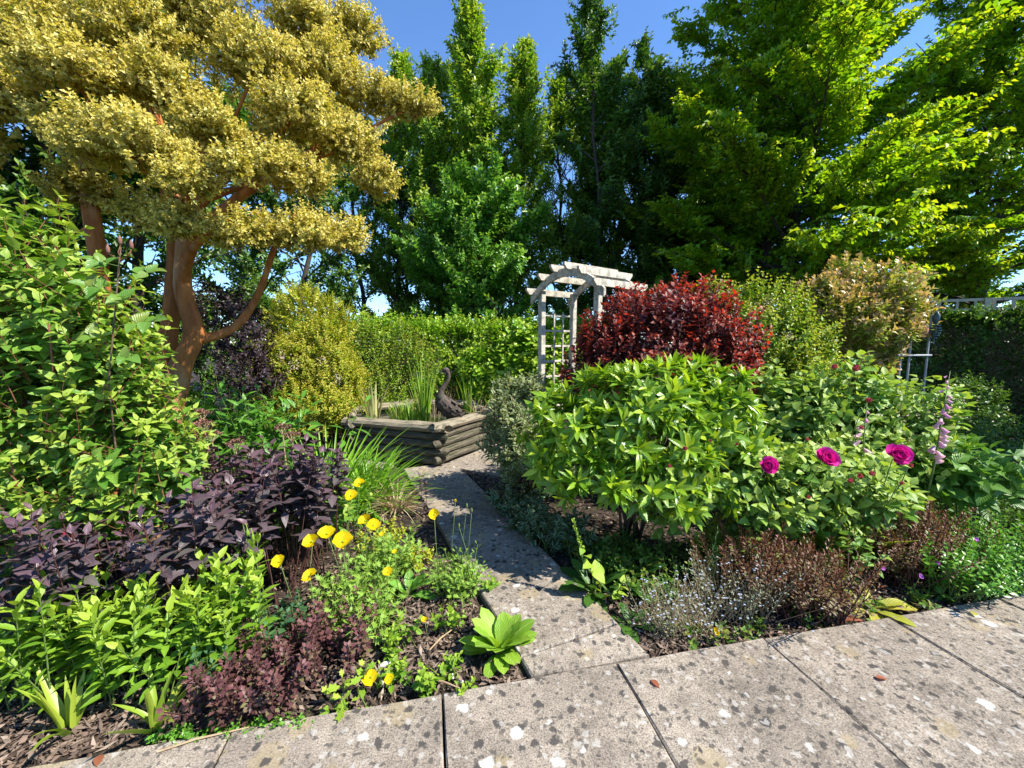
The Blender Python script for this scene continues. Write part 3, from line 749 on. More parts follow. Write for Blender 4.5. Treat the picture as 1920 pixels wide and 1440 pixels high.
# ------------------------------------------------------------------ goose sculpture on the pond edge
goose = thing('goose_sculpture', 'brown twig goose sculpture with upright curved neck on the pond rim', 'sculpture', (-.83, 5.34, .45), rz=.05)
goose.scale = (1.12, 1.12, 1.08)
pts = [(.14, 0, .17), (.10, 0, .145), (.05, 0, .165), (-.01, 0, .205), (-.06, 0, .25), (-.095, 0, .30), (-.112, 0, .36), (-.095, 0, .42), (-.062, 0, .475), (-.025, 0, .53), (-.004, 0, .58), (-.006, 0, .63), (-.03, 0, .668), (-.055, 0, .678)]
rad = [.015, .062, .098, .112, .106, .084, .052, .036, .029, .025, .022, .021, .022, .02]
MB().tube(pts[:7], rad[:7], 14, .85).build('body', M['sculpt'], goose, None, True)
MB().tube(pts[5:13], [.07] + rad[6:13], 12).build('neck', M['sculpt'], goose, None, True)
MB().tube([(.0, 0, .655), (-.03, 0, .674), (-.06, 0, .674), (-.078, 0, .664)], [.018, .029, .028, .016], 12, .85).build('head', M['sculpt'], goose, None, True)
MB().tube([(-.074, 0, .664), (-.10, 0, .655), (-.118, 0, .65)], [.013, .011, .004], 8, 1.2).build('beak', M['sculpt'], goose, None, True)
for s in (-1, 1): MB().tube([(-.02 + .05 * (s > 0), .035 * s, .14), (-.03 + .07 * (s > 0), .04 * s, .05), (-.04 + .08 * (s > 0), .04 * s, -.02)], [.02, .011, .010], 7).build('leg', M['sculpt'], goose)
FEA = [leaf_shape(4, sinp(.7), .25, .12)]
rg = np.random.default_rng(3); P, D, N, S = [], [], [], []
for k in range(84):
    f = rg.uniform(.0, 1); i = f * 5 + .6; j = int(i); a = i - j
    c = np.array(pts[j]) * (1 - a) + np.array(pts[j + 1]) * a; r_ = rad[j] * (1 - a) + rad[j + 1] * a
    t = norm(np.array(pts[j]) - np.array(pts[j + 1])); q = rg.uniform(0, 6.28)
    sd_ = np.cross(t, (0, 1.0, 0)); nn = sd_ * math.cos(q) + np.array((0, .85, 0)) * math.sin(q)
    P.append(c + nn * r_ * 1.0 - t * .02); D.append(t + nn * .12 + rg.normal(0, .12, 3)); N.append(nn); S.append(rg.uniform(.06, .10))
fl_ = Leaves(np.array(P), np.array(D), np.array(N), np.array(S), np.array(S) * .26, None, rg)
_gl = goose.location.copy(); goose.location = (0, 0, 0); leaf_objects(fl_, FEA, M['sculpt'], goose, 'feather'); goose.location = _gl
# ------------------------------------------------------------------ trees
def tree(name, label, base, H, tr, h0, Rmax, prof, nprim, el0, el1, tm, mat, bark, seed, sec=7, spr=4, curve=0.0, flat=False, droop=.1,
         stems=1, group='trees along the back of the garden', shapes=None, back=.6, gap=.32, lean=(0, 0)):
    rng = np.random.default_rng(seed); base = np.array((*base, SOIL)); root = thing(name, label, 'tree', base, group)
    tips, dirs, A, B, RR = [], [], [], [], []
    axes = []
    for s in range(stems):
        off = np.array((rng.normal(0, .25), rng.normal(0, .25), 0)) * (stems > 1)
        end = off * 2.6 + np.array((lean[0], lean[1], H * (1 if s == 0 else rng.uniform(.82, .97))))
        k = 9; P = [off + (end - off) * (i / k) + np.array((rng.normal(0, .05), rng.normal(0, .05), 0)) * (0 < i < k) for i in range(k + 1)]
        axes.append(np.array(P))
        MB().tube(P, [tr / stems ** .4 * (1 - .9 * i / k) + .008 for i in range(k + 1)], 9).build('trunk', bark, root, None, True)
    br = MB()
    for i in range(nprim):
        ax = axes[i % stems]; f = ((i + .5) / nprim) ** .92
        h = h0 + (ax[-1][2] * .985 - h0) * f; kk = h / ax[-1][2] * 9; j = min(int(kk), 8)
        p0 = ax[j] + (ax[j + 1] - ax[j]) * (kk - j)
        az = i * 2.39996 + rng.normal(0, .3); el = R(el0 + (el1 - el0) * f + rng.normal(0, 8))
        Ln = Rmax * prof(f) * rng.uniform(.72, 1.12)
        d = np.array((math.cos(az) * math.cos(el), math.sin(az) * math.cos(el), math.sin(el)))
        pts = [p0 + d * Ln * t + np.array((0, 0, curve * Ln * t * t)) + rng.normal(0, .03, 3) * (t > 0) for t in np.linspace(0, 1, 5)]
        br.tube(pts, [max(tr * .30 * (1 - f * .6) * (1 - .8 * t), .006) for t in np.linspace(0, 1, 5)], 5, cap=False)
        hor = np.array((-d[1], d[0], 0)); hor /= max(np.linalg.norm(hor), .01)
        ns = max(2, int(sec * (.4 + .6 * Ln / Rmax)))
        for s in range(ns):
            t = .22 + .78 * (s + rng.random()) / ns; q = p0 + d * Ln * t + np.array((0, 0, curve * Ln * t * t))
            sd2 = norm(d + hor * rng.choice((-1, 1)) * rng.uniform(.3, 1.2) + np.array((0, 0, 1)) * rng.normal(.0 if flat else .25, .15 if flat else .4))
            l2 = (.25 + .36 * Ln * (1.15 - t)) * rng.uniform(.7, 1.2)
            A.append(q); B.append(q + sd2 * l2); RR.append(.012)
            m = max(1, int(round(spr * l2 / .7)))
            for z in range(m):
                g = (z + rng.random()) / m; tp = q + sd2 * l2 * g
                dd = norm(sd2 + hor * rng.normal(0, .6) + rng.normal(0, .22, 3) + np.array((0, 0, -droop * g if flat else .25)))
                tips.append(tp + dd * .12); dirs.append(dd)
        for z in range(3): tips.append(pts[-1] + rng.normal(0, .12, 3)); dirs.append(norm(d + rng.normal(0, .3, 3)))
    for ax in axes:                                     # leafy leaders up to the very top
        for z in range(26):
            f = rng.uniform(.70, 1.015); kk = min(f, .9999) * 9; j = int(kk); p0 = ax[j] + (ax[j + 1] - ax[j]) * (kk - j)
            tips.append(p0 + rng.normal(0, .06 + .25 * (1.02 - f), 3) + (0, 0, .12)); dirs.append(norm(np.array((rng.normal(0, .45), rng.normal(0, .45), .8))))
    tips = np.array(tips) + base; dirs = np.array(dirs)
    # leave some air: thin whole regions of the crown
    ph = rng.uniform(0, 6, 3)
    hole = np.sin(tips[:, 0] * 2.1 + ph[0]) + np.sin(tips[:, 1] * 1.9 + ph[1]) + np.sin(tips[:, 2] * 2.4 + ph[2])
    away = ((tips - base)[:, 1] > Rmax * .35)
    keep = ((rng.random(len(tips)) > gap * (hole > .8) * 2.2) | ((tips - base)[:, 2] > .78 * H)) & (~away | (rng.random(len(tips)) < back))
    tips, dirs = tips[keep], dirs[keep]
    br.build('branches', bark, root, None, True)['kind'] = 'stuff'
    o = sticks(np.array(A) + base, np.array(B) + base, np.array(RR), 'twigs', bark, root); o['kind'] = 'stuff'
    T = [shoot(rng=rng, **tm) for _ in range(5)]
    lv = place_shoots(tips, dirs, T, rng, rng.uniform(.75, 1.25, len(tips)), flat, droop, .2)
    c = link('crown', leaf_mesh('crown', lv, shapes or KITE, mat, root.location), root); c['kind'] = 'stuff'
    return root, lv.n

COLUMN = lambda f: (1 - f ** 2.4) * .92 + .10
ROUND = lambda f: max(math.sin(math.pi * (.20 + .76 * f)), .12)
CONE = lambda f: (1 - f) ** .6 * .95 + .1
ASH = dict(n=17, L=.46, kind='spiral', leaf=.125, width=.25, a0=72, a1=35, tip=.7)
OAKT = dict(n=15, L=.36, kind='spiral', leaf=.13, width=.28, a0=75, a1=40, tip=.75)
HORN = dict(n=19, L=.6, kind='flat', leaf=.115, width=.29, a0=62, a1=40, tip=.7)
cnt = 0
def T_(*a, **k):
    global cnt; r, n = tree(*a, **k); cnt += n
G_ = M['bark_grey']
T_('slender_tree', 'tall mid-green tree with the left of two pointed tops in the centre', (-1.55, 11.0), 9.9, .10, 1.5, 1.8, COLUMN, 96, 38, 66, ASH, M['ash'], G_, 21, 9, 5, .1, stems=2)
T_('slender_tree', 'tall mid-green tree with the right of two pointed tops in the centre', (-.15, 11.3), 9.95, .10, 1.5, 1.65, COLUMN, 96, 40, 68, ASH, M['ash'], G_, 22, 9, 5, .1, stems=2)
T_('slender_tree', 'thin airy tree top right of the pair of pointed tops', (1.75, 12.2), 9.5, .09, 1.5, 1.8, COLUMN, 92, 40, 66, ASH, M['ash'], G_, 23, 9, 5, .1, stems=2, gap=.4)
T_('slender_tree', 'mid-green tree just beyond the golden crown against the sky', (-4.0, 12.4), 9.9, .10, 1.3, 1.9, COLUMN, 76, 36, 64, ASH, M['ash'], G_, 24, 9, 5, .1, stems=2)
T_('leafy_sapling', 'broad bright green sapling low in front of the tall central trees', (-.9, 9.7), 5.2, .07, 1.3, 1.9, ROUND, 66, 20, 58, OAKT, M['oak'], G_, 25, 9, 5, .05, stems=2)
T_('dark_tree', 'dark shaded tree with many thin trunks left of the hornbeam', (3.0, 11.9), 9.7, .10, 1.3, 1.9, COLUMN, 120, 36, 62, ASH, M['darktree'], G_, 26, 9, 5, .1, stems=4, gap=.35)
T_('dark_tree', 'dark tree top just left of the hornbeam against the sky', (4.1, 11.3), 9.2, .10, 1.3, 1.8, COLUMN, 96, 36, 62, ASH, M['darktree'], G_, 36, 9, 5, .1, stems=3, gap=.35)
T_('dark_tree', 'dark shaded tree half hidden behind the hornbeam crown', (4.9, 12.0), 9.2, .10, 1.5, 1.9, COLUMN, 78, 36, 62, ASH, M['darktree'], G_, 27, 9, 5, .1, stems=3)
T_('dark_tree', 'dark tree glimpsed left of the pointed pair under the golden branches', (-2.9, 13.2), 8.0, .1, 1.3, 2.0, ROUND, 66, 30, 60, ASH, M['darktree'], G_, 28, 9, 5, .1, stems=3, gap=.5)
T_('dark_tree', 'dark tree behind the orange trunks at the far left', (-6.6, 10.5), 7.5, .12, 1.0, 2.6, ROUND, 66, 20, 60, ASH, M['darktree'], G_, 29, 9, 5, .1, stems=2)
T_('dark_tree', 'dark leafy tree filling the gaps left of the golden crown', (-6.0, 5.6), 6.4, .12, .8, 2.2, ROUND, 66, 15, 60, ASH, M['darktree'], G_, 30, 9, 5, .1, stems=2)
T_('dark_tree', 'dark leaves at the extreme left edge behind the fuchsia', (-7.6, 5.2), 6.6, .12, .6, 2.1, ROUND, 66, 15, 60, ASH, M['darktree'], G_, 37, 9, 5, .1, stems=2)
T_('hornbeam', 'large bright green hornbeam with layered sprays filling the upper right', (5.7, 9.1), 11.2, .14, 1.5, 3.2, lambda f: (1 - f ** 2) * .9 + .12, 130, 22, 60, HORN, M['hornbeam'], G_, 31, 13, 6, -.08, True, .34, gap=.2, stems=2)
T_('hornbeam', 'bright hornbeam at the right edge with sky showing through', (9.4, 8.4), 10.6, .13, 1.7, 3.0, lambda f: (1 - f ** 2) * .9 + .12, 96, 20, 58, HORN, M['hornbeam'], G_, 32, 11, 5, -.08, True, .34, gap=.4, stems=2)
T_('hornbeam', 'hornbeam standing just past the right edge of the garden', (11.2, 2.2), 8.6, .13, 1.6, 2.7, CONE, 56, 15, 55, HORN, M['hornbeam'], G_, 35, 8, 4, -.06, True, .3)
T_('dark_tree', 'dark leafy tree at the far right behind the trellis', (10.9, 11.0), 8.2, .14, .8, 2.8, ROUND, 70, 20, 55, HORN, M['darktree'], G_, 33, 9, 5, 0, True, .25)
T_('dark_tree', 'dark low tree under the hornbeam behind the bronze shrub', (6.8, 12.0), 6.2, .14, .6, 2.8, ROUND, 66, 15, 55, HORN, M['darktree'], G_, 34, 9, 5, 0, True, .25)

# golden myrtle with orange peeling trunks
GB = [(-2.77, 2.70, 3.26, 0.40, 0.31, 0.24), (-3.16, 2.90, 3.58, 0.39, 0.32, 0.26), (-2.62, 3.00, 3.68, 0.47, 0.36, 0.27), (-2.38, 2.90, 3.28, 0.39, 0.30, 0.22), (-2.36, 2.60, 2.77, 0.49, 0.34, 0.20), (-2.84, 2.70, 2.91, 0.27, 0.20, 0.14), (-1.99, 2.60, 2.56, 0.29, 0.23, 0.17), (-1.72, 2.60, 2.65, 0.20, 0.15, 0.12), (-1.87, 3.20, 3.61, 0.43, 0.35, 0.29), (-2.34, 3.40, 4.00, 0.45, 0.35, 0.26), (-1.62, 3.20, 3.24, 0.44, 0.36, 0.29), (-1.73, 3.00, 2.82, 0.30, 0.25, 0.22), (-1.54, 3.50, 3.72, 0.43, 0.36, 0.31), (-1.61, 3.20, 2.79, 0.32, 0.28, 0.25), (-1.35, 3.50, 3.20, 0.35, 0.33, 0.32), (-1.20, 3.60, 3.62, 0.35, 0.30, 0.26), (-0.84, 3.60, 3.54, 0.33, 0.23, 0.13), (-1.13, 3.60, 2.94, 0.27, 0.27, 0.28), (-2.16, 2.70, 2.33, 0.27, 0.21, 0.16), (-1.92, 2.90, 2.32, 0.30, 0.24, 0.19), (-1.58, 3.10, 2.37, 0.35, 0.28, 0.21), (-1.39, 3.40, 2.41, 0.30, 0.26, 0.23), (-1.38, 3.80, 4.21, 0.37, 0.32, 0.29), (-1.65, 3.50, 4.08, 0.38, 0.32, 0.27), (-2.89, 3.20, 4.31, 0.76, 0.59, 0.44), (-2.12, 3.50, 4.61, 0.83, 0.64, 0.48), (-3.59, 3.20, 4.21, 0.61, 0.54, 0.48), (-1.85, 3.90, 5.09, 0.60, 0.51, 0.44), (-2.55, 4.30, 3.87, 1.33, 1.06, 0.84), (-3.26, 3.20, 2.71, 0.36, 0.30, 0.25), (-3.35, 2.75, 3.15, .42, .32, .26), (-3.7, 3.0, 3.6, .5, .4, .35), (-2.0, 2.85, 3.0, .3, .25, .2), (-2.5, 2.9, 2.45, .3, .25, .14), (-3.75, 2.9, 3.0, .4, .3, .3), (-3.5, 2.7, 2.75, .3, .25, .2), (-4.0, 3.1, 3.9, .5, .4, .4)]
def golden():
    rng = np.random.default_rng(40); b = np.array((-2.86, 3.25, SOIL))
    root = thing('golden_myrtle', 'golden variegated tree with orange peeling trunks on the left', 'tree', b)
    def limb(name, P, r0, r1, n=9):
        P = [np.array(p) - b for p in P]; k = len(P) - 1
        # smooth the hand-placed line
        Q = []
        for i in range(k):
            p0, p1, p2, p3 = P[max(i - 1, 0)], P[i], P[i + 1], P[min(i + 2, k)]
            for t in (0, .33, .66): Q.append(.5 * (2 * p1 + (p2 - p0) * t + (2 * p0 - 5 * p1 + 4 * p2 - p3) * t * t + (3 * p1 - p0 - 3 * p2 + p3) * t ** 3))
        Q.append(P[-1]); m = len(Q) - 1
        return MB().tube(Q, [(r0 + (r1 - r0) * i / m) * rng.uniform(.94, 1.07) for i in range(m + 1)], n).build(name, M['bark_orange'], root, None, True)
    limb('trunk', [(-2.98, 3.2, -.1), (-2.93, 3.22, .5), (-2.78, 3.28, 1.0), (-2.70, 3.3, 1.35), (-2.58, 3.32, 1.62), (-2.66, 3.34, 2.0), (-2.62, 3.4, 2.5), (-2.45, 3.4, 3.2)], .105, .05)
    limb('trunk', [(-2.80, 3.27, 1.1), (-2.84, 3.36, 1.5), (-2.80, 3.42, 2.0), (-2.78, 3.45, 2.6), (-2.9, 3.4, 3.4)], .075, .045)
    limb('trunk', [(-3.3, 3.1, -.1), (-3.25, 3.15, .6), (-3.22, 3.2, 1.4), (-3.18, 3.2, 2.2), (-3.25, 3.2, 3.2)], .085, .05)
    limb('trunk', [(-3.0, 2.75, -.1), (-2.97, 2.8, .45), (-3.0, 3.0, .75)], .12, .10)
    limb('limb', [(-2.60, 3.32, 1.55), (-2.35, 3.45, 1.66), (-2.15, 3.5, 1.95), (-1.85, 3.3, 2.35), (-1.6, 3.15, 2.5)], .04, .015)
    limb('limb', [(-2.66, 3.34, 2.0), (-2.45, 3.2, 2.25), (-2.1, 3.0, 2.35), (-1.9, 2.9, 2.4)], .04, .015)
    limb('limb', [(-2.62, 3.4, 2.4), (-2.2, 3.4, 2.7), (-1.7, 3.4, 3.0), (-1.3, 3.5, 3.3)], .045, .015)
    for c in GB[:28:2]: limb('branch', [(-2.6, 3.38, 2.5 + .2 * rng.random()), ((c[0] - 2.6) / 2, (c[1] + 3.4) / 2, (c[2] + 2.6) / 2 - .05), (c[0], c[1], c[2] - .05)], .028, .008, 6)
    GS = [(c[0], c[1], c[2], c[3] * .78, c[4] * .82, c[5] * .42 + c[3] * .28) for c in GB]
    big, small = [(-2.6, 4.5, 3.9, 1.2, .9, .75)] + GS[24:28], [g for i, g in enumerate(GS) if i not in (24, 25, 26, 27, 28)]
    tm = dict(n=18, L=.13, kind='opp', leaf=.030, width=.33, a0=68, a1=35, tip=.6)
    T = [shoot(rng=rng, **tm) for _ in range(5)]
    tp, u, q = sample_blobs(small, 6600, rng, .30, -.75, .45)
    t2, u2, q2 = sample_blobs(big, 1700, rng, .3, -.8, .3)
    tp, u = np.concatenate((tp, t2)), np.concatenate((u, u2))
    dirs = norm(u * .75 + np.array((.10, -.15, .30)) + rng.normal(0, .25, u.shape))
    lv = place_shoots(tp, dirs, T, rng, rng.uniform(.8, 1.55, len(tp)), jit=.25)
    o = link('crown', leaf_mesh('crown', lv, KITE, M['gold'], b), root); o['kind'] = 'stuff'
    o = sticks((tp - dirs * .22)[::3], tp[::3], .0025, 'twigs', M['twig_brown'], root); o['kind'] = 'stuff'
golden()
# ------------------------------------------------------------------ hedges
def hedge(name, label, cat, A, B, h, depth, ns, tm, mat, seed, shapes=KITE, up=.35, loose=.15, group=None):
    rng = np.random.default_rng(seed); A, B = np.array(A, float), np.array(B, float); d = B - A; L = np.linalg.norm(d); d /= L
    out = np.array((d[1], -d[0])); mid = (A + B) / 2
    root = thing(name, label, cat, (mid[0], mid[1], SOIL), group)
    nf = int(ns * .72); s = rng.random(ns) * L; z = np.where(np.arange(ns) < nf, rng.random(ns) * h, h + np.abs(rng.normal(0, loose, ns)))
    bulge = .10 * np.sin(s * 3.1 + 1) * np.sin(z * 4) + .08 * np.sin(s * 7.3) - rng.random(ns) ** 2 * .25
    dep = np.where(np.arange(ns) < nf, bulge, -rng.random(ns) * depth)
    tips = np.stack((A[0] + d[0] * s + out[0] * dep, A[1] + d[1] * s + out[1] * dep, z), -1)
    base_dir = np.where((np.arange(ns) < nf)[:, None], np.array((out[0], out[1], up)), np.array((out[0] * .2, out[1] * .2, 1.0)))
    dirs = norm(base_dir + rng.normal(0, .4, (ns, 3)))
    T = [shoot(rng=rng, **tm) for _ in range(4)]
    lv = place_shoots(tips, dirs, T, rng, rng.uniform(.8, 1.25, ns), jit=.2)
    o = link('foliage', leaf_mesh('foliage', lv, shapes, mat, root.location), root); o['kind'] = 'stuff'
    # the dense twiggy core
    n = ns // 2; a = np.stack((rng.random(n) * L, -rng.random(n) * depth, rng.random(n) * h * .95), -1)
    P = np.stack((A[0] + d[0] * a[:, 0] + out[0] * a[:, 1], A[1] + d[1] * a[:, 0] + out[1] * a[:, 1], a[:, 2]), -1)
    o = sticks(P, P + rng.normal(0, .16, P.shape) + (0, 0, .12), .005, 'twigs', M['twig_brown'], root); o['kind'] = 'stuff'
    for k in range(int(L / .8)):
        x = A + d * (k + .5) * .8 - out * depth * .5
        MB().tube([(x[0] - mid[0], x[1] - mid[1], 0), (x[0] - mid[0] + rng.normal(0, .05), x[1] - mid[1], h * .85)], [.025, .01], 6).build('stem', M['bark_grey'], root)

HB = dict(n=10, L=.17, kind='spiral', leaf=.074, width=.32, a0=72, a1=35, tip=.7)
hedge('beech_hedge', 'clipped bright green beech hedge across the back behind the pond', 'hedge', (-4.4, 8.0), (2.6, 8.3), 1.78, .7, 7000, HB, M['hedge'], 51)
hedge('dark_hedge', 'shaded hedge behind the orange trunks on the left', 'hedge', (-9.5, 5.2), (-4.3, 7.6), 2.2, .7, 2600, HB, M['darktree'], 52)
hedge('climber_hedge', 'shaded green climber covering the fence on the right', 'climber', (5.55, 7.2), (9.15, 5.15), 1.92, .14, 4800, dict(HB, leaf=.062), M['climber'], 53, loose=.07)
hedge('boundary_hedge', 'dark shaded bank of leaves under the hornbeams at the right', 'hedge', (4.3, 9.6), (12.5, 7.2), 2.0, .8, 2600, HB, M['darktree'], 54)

# ------------------------------------------------------------------ shrubs, back to front
shrub('golden_shrub', 'bright yellow leaved shrub peeping out under the golden tree', 'shrub', (-2.85, 6.6, SOIL),
      [(-3.3, 6.6, 1.95, .6, .4, .62), (-2.85, 6.5, 1.95, .4, .3, .4), (-3.8, 6.6, 1.4, .5, .35, .8)], 420, dict(n=14, L=.24, kind='flat', leaf=.05, width=.3, a0=60, a1=35), KITE, M['gold_leaf'], M['twig_brown'], 61)
shrub('plum_shrub', 'dark plum leaved shrub in shade behind the orange trunk', 'shrub', (-3.5, 5.1, SOIL),
      [(-3.45, 5.0, 1.6, .5, .4, .75), (-3.2, 4.9, 1.1, .4, .35, .5)], 380, dict(n=10, L=.18, kind='spiral', leaf=.06, width=.3, a0=70, a1=40), KITE, M['plum'], M['twig_brown'], 62)
shrub('loose_shrub', 'tall loose yellow-green shrub left of the pond against the hedge', 'shrub', (-2.6, 6.9, SOIL),
      [(-2.7, 6.9, 1.0, .75, .4, .98), (-1.9, 7.1, .9, .6, .35, .95), (-3.4, 6.9, 1.1, .5, .4, .9)], 950, dict(n=12, L=.3, kind='opp', leaf=.055, width=.3, a0=65, a1=40), KITE, M['weigela'], M['twig_brown'], 63, up=.65)
shrub('spiraea', 'rounded yellow-gold spiraea mound left of the pond', 'shrub', (-3.0, 6.0, SOIL),
      [(-2.95, 6.0, 1.12, .74, .55, .80), (-2.6, 5.85, .85, .45, .45, .66), (-3.4, 6.0, .95, .55, .5, .72), (-2.85, 5.6, .55, .6, .45, .52)], 1900, dict(n=14, L=.18, kind='spiral', leaf=.048, width=.28, a0=70, a1=40, tip=.6), KITE, M['spiraea'], M['twig_brown'], 64, up=.5, nobj=0)
shrub('climbing_leaves', 'large-leaved green climber beside the left arch post', 'climber', (.35, 7.2, SOIL),
      [(.0, 7.3, 1.0, .9, .3, .85), (.75, 7.2, .9, .6, .3, .8)], 420, dict(n=8, L=.24, kind='spiral', leaf=.12, width=.42, a0=80, a1=50), OVATE, M['hedge'], M['stalk_green'], 65, nobj=120)
shrub('weigela', 'broad yellow-green shrub behind the red one on the right', 'shrub', (2.9, 4.9, SOIL),
      [(2.85, 4.8, 1.55, .75, .55, .78), (3.35, 4.75, 1.2, .5, .5, .7), (2.4, 5.0, 1.6, .5, .45, .7), (3.0, 4.5, .9, .6, .4, .6)], 1250, dict(n=14, L=.26, kind='opp', leaf=.062, width=.30, a0=68, a1=38), KITE, M['weigela'], M['twig_brown'], 66, nobj=0)
shrub('bronze_tipped_shrub', 'bronze-tipped rounded shrub above the roses on the right', 'shrub', (4.3, 5.1, SOIL),
      [(4.25, 5.0, 1.85, .72, .5, .66), (4.66, 5.05, 1.88, .40, .35, .36), (3.85, 5.0, 1.9, .4, .4, .55), (4.2, 4.95, 1.35, .42, .35, .5)], 1150, dict(n=13, L=.2, kind='spiral', leaf=.075, width=.24, a0=70, a1=28, tip=.8), LANCE, M['photinia'], M['twig_red'], 67, nobj=150, up=.55, far=TINY)
shrub('red_ninebark', 'dark red leaved shrub in the middle behind the bright green rhododendron', 'shrub', (1.5, 4.05, SOIL),
      [(1.45, 4.0, 1.45, .72, .55, .70), (.95, 3.95, 1.2, .45, .45, .62), (2.0, 4.0, 1.25, .48, .45, .68), (2.1, 3.75, .75, .35, .35, .5), (1.7, 4.0, 1.75, .5, .4, .42), (2.0, 3.6, .85, .28, .25, .5)], 1450, dict(n=14, L=.22, kind='opp', leaf=.064, width=.32, a0=68, a1=38, tip=.7), OVATE, M['ninebark'], M['stalk_dark'], 68, nobj=300, up=.55, far=TINY)
shrub('variegated_shrub', 'grey-green white-edged shrub beside the path at the pond corner', 'shrub', (.12, 4.0, SOIL),
      [(.05, 3.95, .62, .36, .34, .52), (.22, 3.7, .45, .36, .32, .40), (-.02, 4.1, .95, .22, .2, .28), (.2, 4.0, 1.05, .18, .18, .22)], 430, dict(n=11, L=.16, kind='opp', leaf=.085, width=.19, a0=70, a1=25), LANCE, M['varieg'], M['twig_brown'], 69, nobj=300, up=.5)
shrub('rhododendron', 'bright green glossy rhododendron with whorled leaves right of the path', 'shrub', (.95, 3.05, SOIL),
      [(.98, 2.95, .88, .62, .48, .46), (.45, 2.95, .80, .34, .38, .38), (1.42, 2.95, .92, .34, .36, .42), (.55, 2.72, .62, .32, .28, .30), (.9, 2.9, 1.12, .42, .36, .26), (1.0, 2.7, .62, .5, .3, .28)], 430, dict(n=12, L=.10, kind='rosette', leaf=.125, width=.15, a0=88, a1=28, tip=.8), LANCE, M['rhodo'], M['twig_brown'], 70, nobj=300, up=.35, low=-.5, shell=.3)
shrub('hydrangea', 'broad-leaved pale green shrub leaning over the shaded bed at right', 'shrub', (3.45, 3.1, SOIL),
      [(3.4, 3.05, .52, .42, .32, .34), (3.7, 3.05, .55, .25, .25, .25)], 80, dict(n=7, L=.2, kind='opp', leaf=.15, width=.29, a0=75, a1=45), OVATE, M['hydrangea'], M['stalk_green'], 71, nobj=200, r0=.008)
RB = dict(n=10, L=.22, kind='spiral', leaf=.088, width=.36, a0=78, a1=45, tip=.7, stalk=.02)
rose_b = shrub('rose_bush', 'tall green rose bush with small pink blooms behind the magenta roses', 'rose bush', (2.85, 3.5, SOIL),
      [(2.75, 3.45, .80, .62, .45, .60), (3.25, 3.35, .78, .45, .4, .48), (2.35, 3.5, .82, .4, .4, .52), (2.9, 3.2, .55, .7, .35, .4)], 560, RB, OVATE, M['rose'], M['twig_brown'], 72, nobj=300, r0=.01)
rose_f = shrub('rose_bush', 'low rose bush with three magenta blooms beside the rhododendron', 'rose bush', (1.75, 2.75, SOIL),
      [(1.5, 2.7, .62, .42, .30, .28), (2.0, 2.7, .62, .42, .30, .28), (1.12, 2.65, .60, .25, .25, .30), (2.4, 2.72, .56, .34, .28, .26), (1.85, 2.6, .48, .35, .2, .2)], 400, RB, OVATE, M['rose'], M['twig_brown'], 73, nobj=300, r0=.012, low=-.6, nstem=8)
shrub('side_bush', 'low shrubs with added dark leaf fill in the shaded bed at the right edge', 'shrub', (5.4, 4.6, SOIL),
      [(5.0, 4.5, .3, .6, .5, .3), (5.9, 4.9, .35, .6, .4, .35), (5.4, 5.6, .6, .7, .4, .5), (4.6, 3.6, .2, .5, .4, .22), (6.3, 5.6, .6, .6, .4, .5), (6.0, 4.0, .25, .7, .5, .25), (4.3, 3.1, .14, .5, .3, .16), (3.9, 3.3, .14, .4, .3, .18), (4.9, 3.0, .14, .5, .3, .16)], 1200, dict(n=10, L=.2, kind='spiral', leaf=.06, width=.3, a0=75, a1=40), KITE, M['climber'], M['twig_brown'], 74)  # low front lobes are added dark leaves, in place of shade on bare soil

fuch = shrub('fuchsia', 'tall leafy green fuchsia with red stems filling the left edge', 'shrub', (-2.55, 2.2, SOIL),
      [(-2.5, 2.2, 1.30, .50, .42, 1.02), (-2.08, 2.15, .98, .34, .34, .50), (-3.05, 2.3, 1.2, .55, .4, 1.1), (-2.3, 2.1, .72, .42, .28, .3), (-2.1, 2.2, 1.35, .22, .25, .35)], 1000, dict(n=12, L=.26, kind='opp', leaf=.082, width=.27, a0=76, a1=40, tip=.6), OVATE, M['fuchsia'], M['twig_red'], 75, nobj=300, up=.55, low=-.6, nstem=14, r0=.012)
# ------------------------------------------------------------------ herbaceous plants of the two beds
def spots_in(poly_blobs, n, seed, h):
    rng = np.random.default_rng(seed); out = []
    while len(out) < n:
        x, y, rx, ry = poly_blobs[rng.integers(len(poly_blobs))]
        a, r = rng.uniform(0, 6.28), math.sqrt(rng.random())
        out.append((x + rx * r * math.cos(a), y + ry * r * math.sin(a), h if not callable(h) else h(x, y)))
    return out

LS = dict(n=13, L=.36, kind='opp', leaf=.115, width=.25, a0=80, a1=40, tip=.55)
clump('purple_loosestrife', 'broad mass of dark purple leaves in the left bed behind the poppies', 'plant', (-1.6, 2.45, SOIL),
      spots_in([(-1.8, 2.5, .3, .25), (-1.55, 2.5, .3, .3), (-1.42, 2.65, .2, .22), (-1.65, 2.2, .32, .18)], 100, 81, .88), LS, OVATE, M['loose'], M['stalk_dark'], 81, nobj=300, lean=.18)
clump('purple_loosestrife', 'dark purple leafy stems at far left above the green phlox', 'plant', (-1.9, 1.8, SOIL),
      spots_in([(-1.95, 1.85, .25, .14), (-1.72, 1.95, .28, .12), (-2.2, 1.85, .2, .12)], 56, 82, .78), dict(LS, leaf=.095), OVATE, M['loose'], M['stalk_dark'], 82, nobj=220, lean=.18)
clump('purple_seedling', 'single small purple leafed stem standing at the path edge', 'plant', (-.80, 3.55, SOIL),
      [(-.80, 3.55, .44), (-.78, 3.57, .34)], dict(LS, n=12, leaf=.085, L=.32), OVATE, M['loose'], M['stalk_dark'], 83, nobj=24, lean=.05)
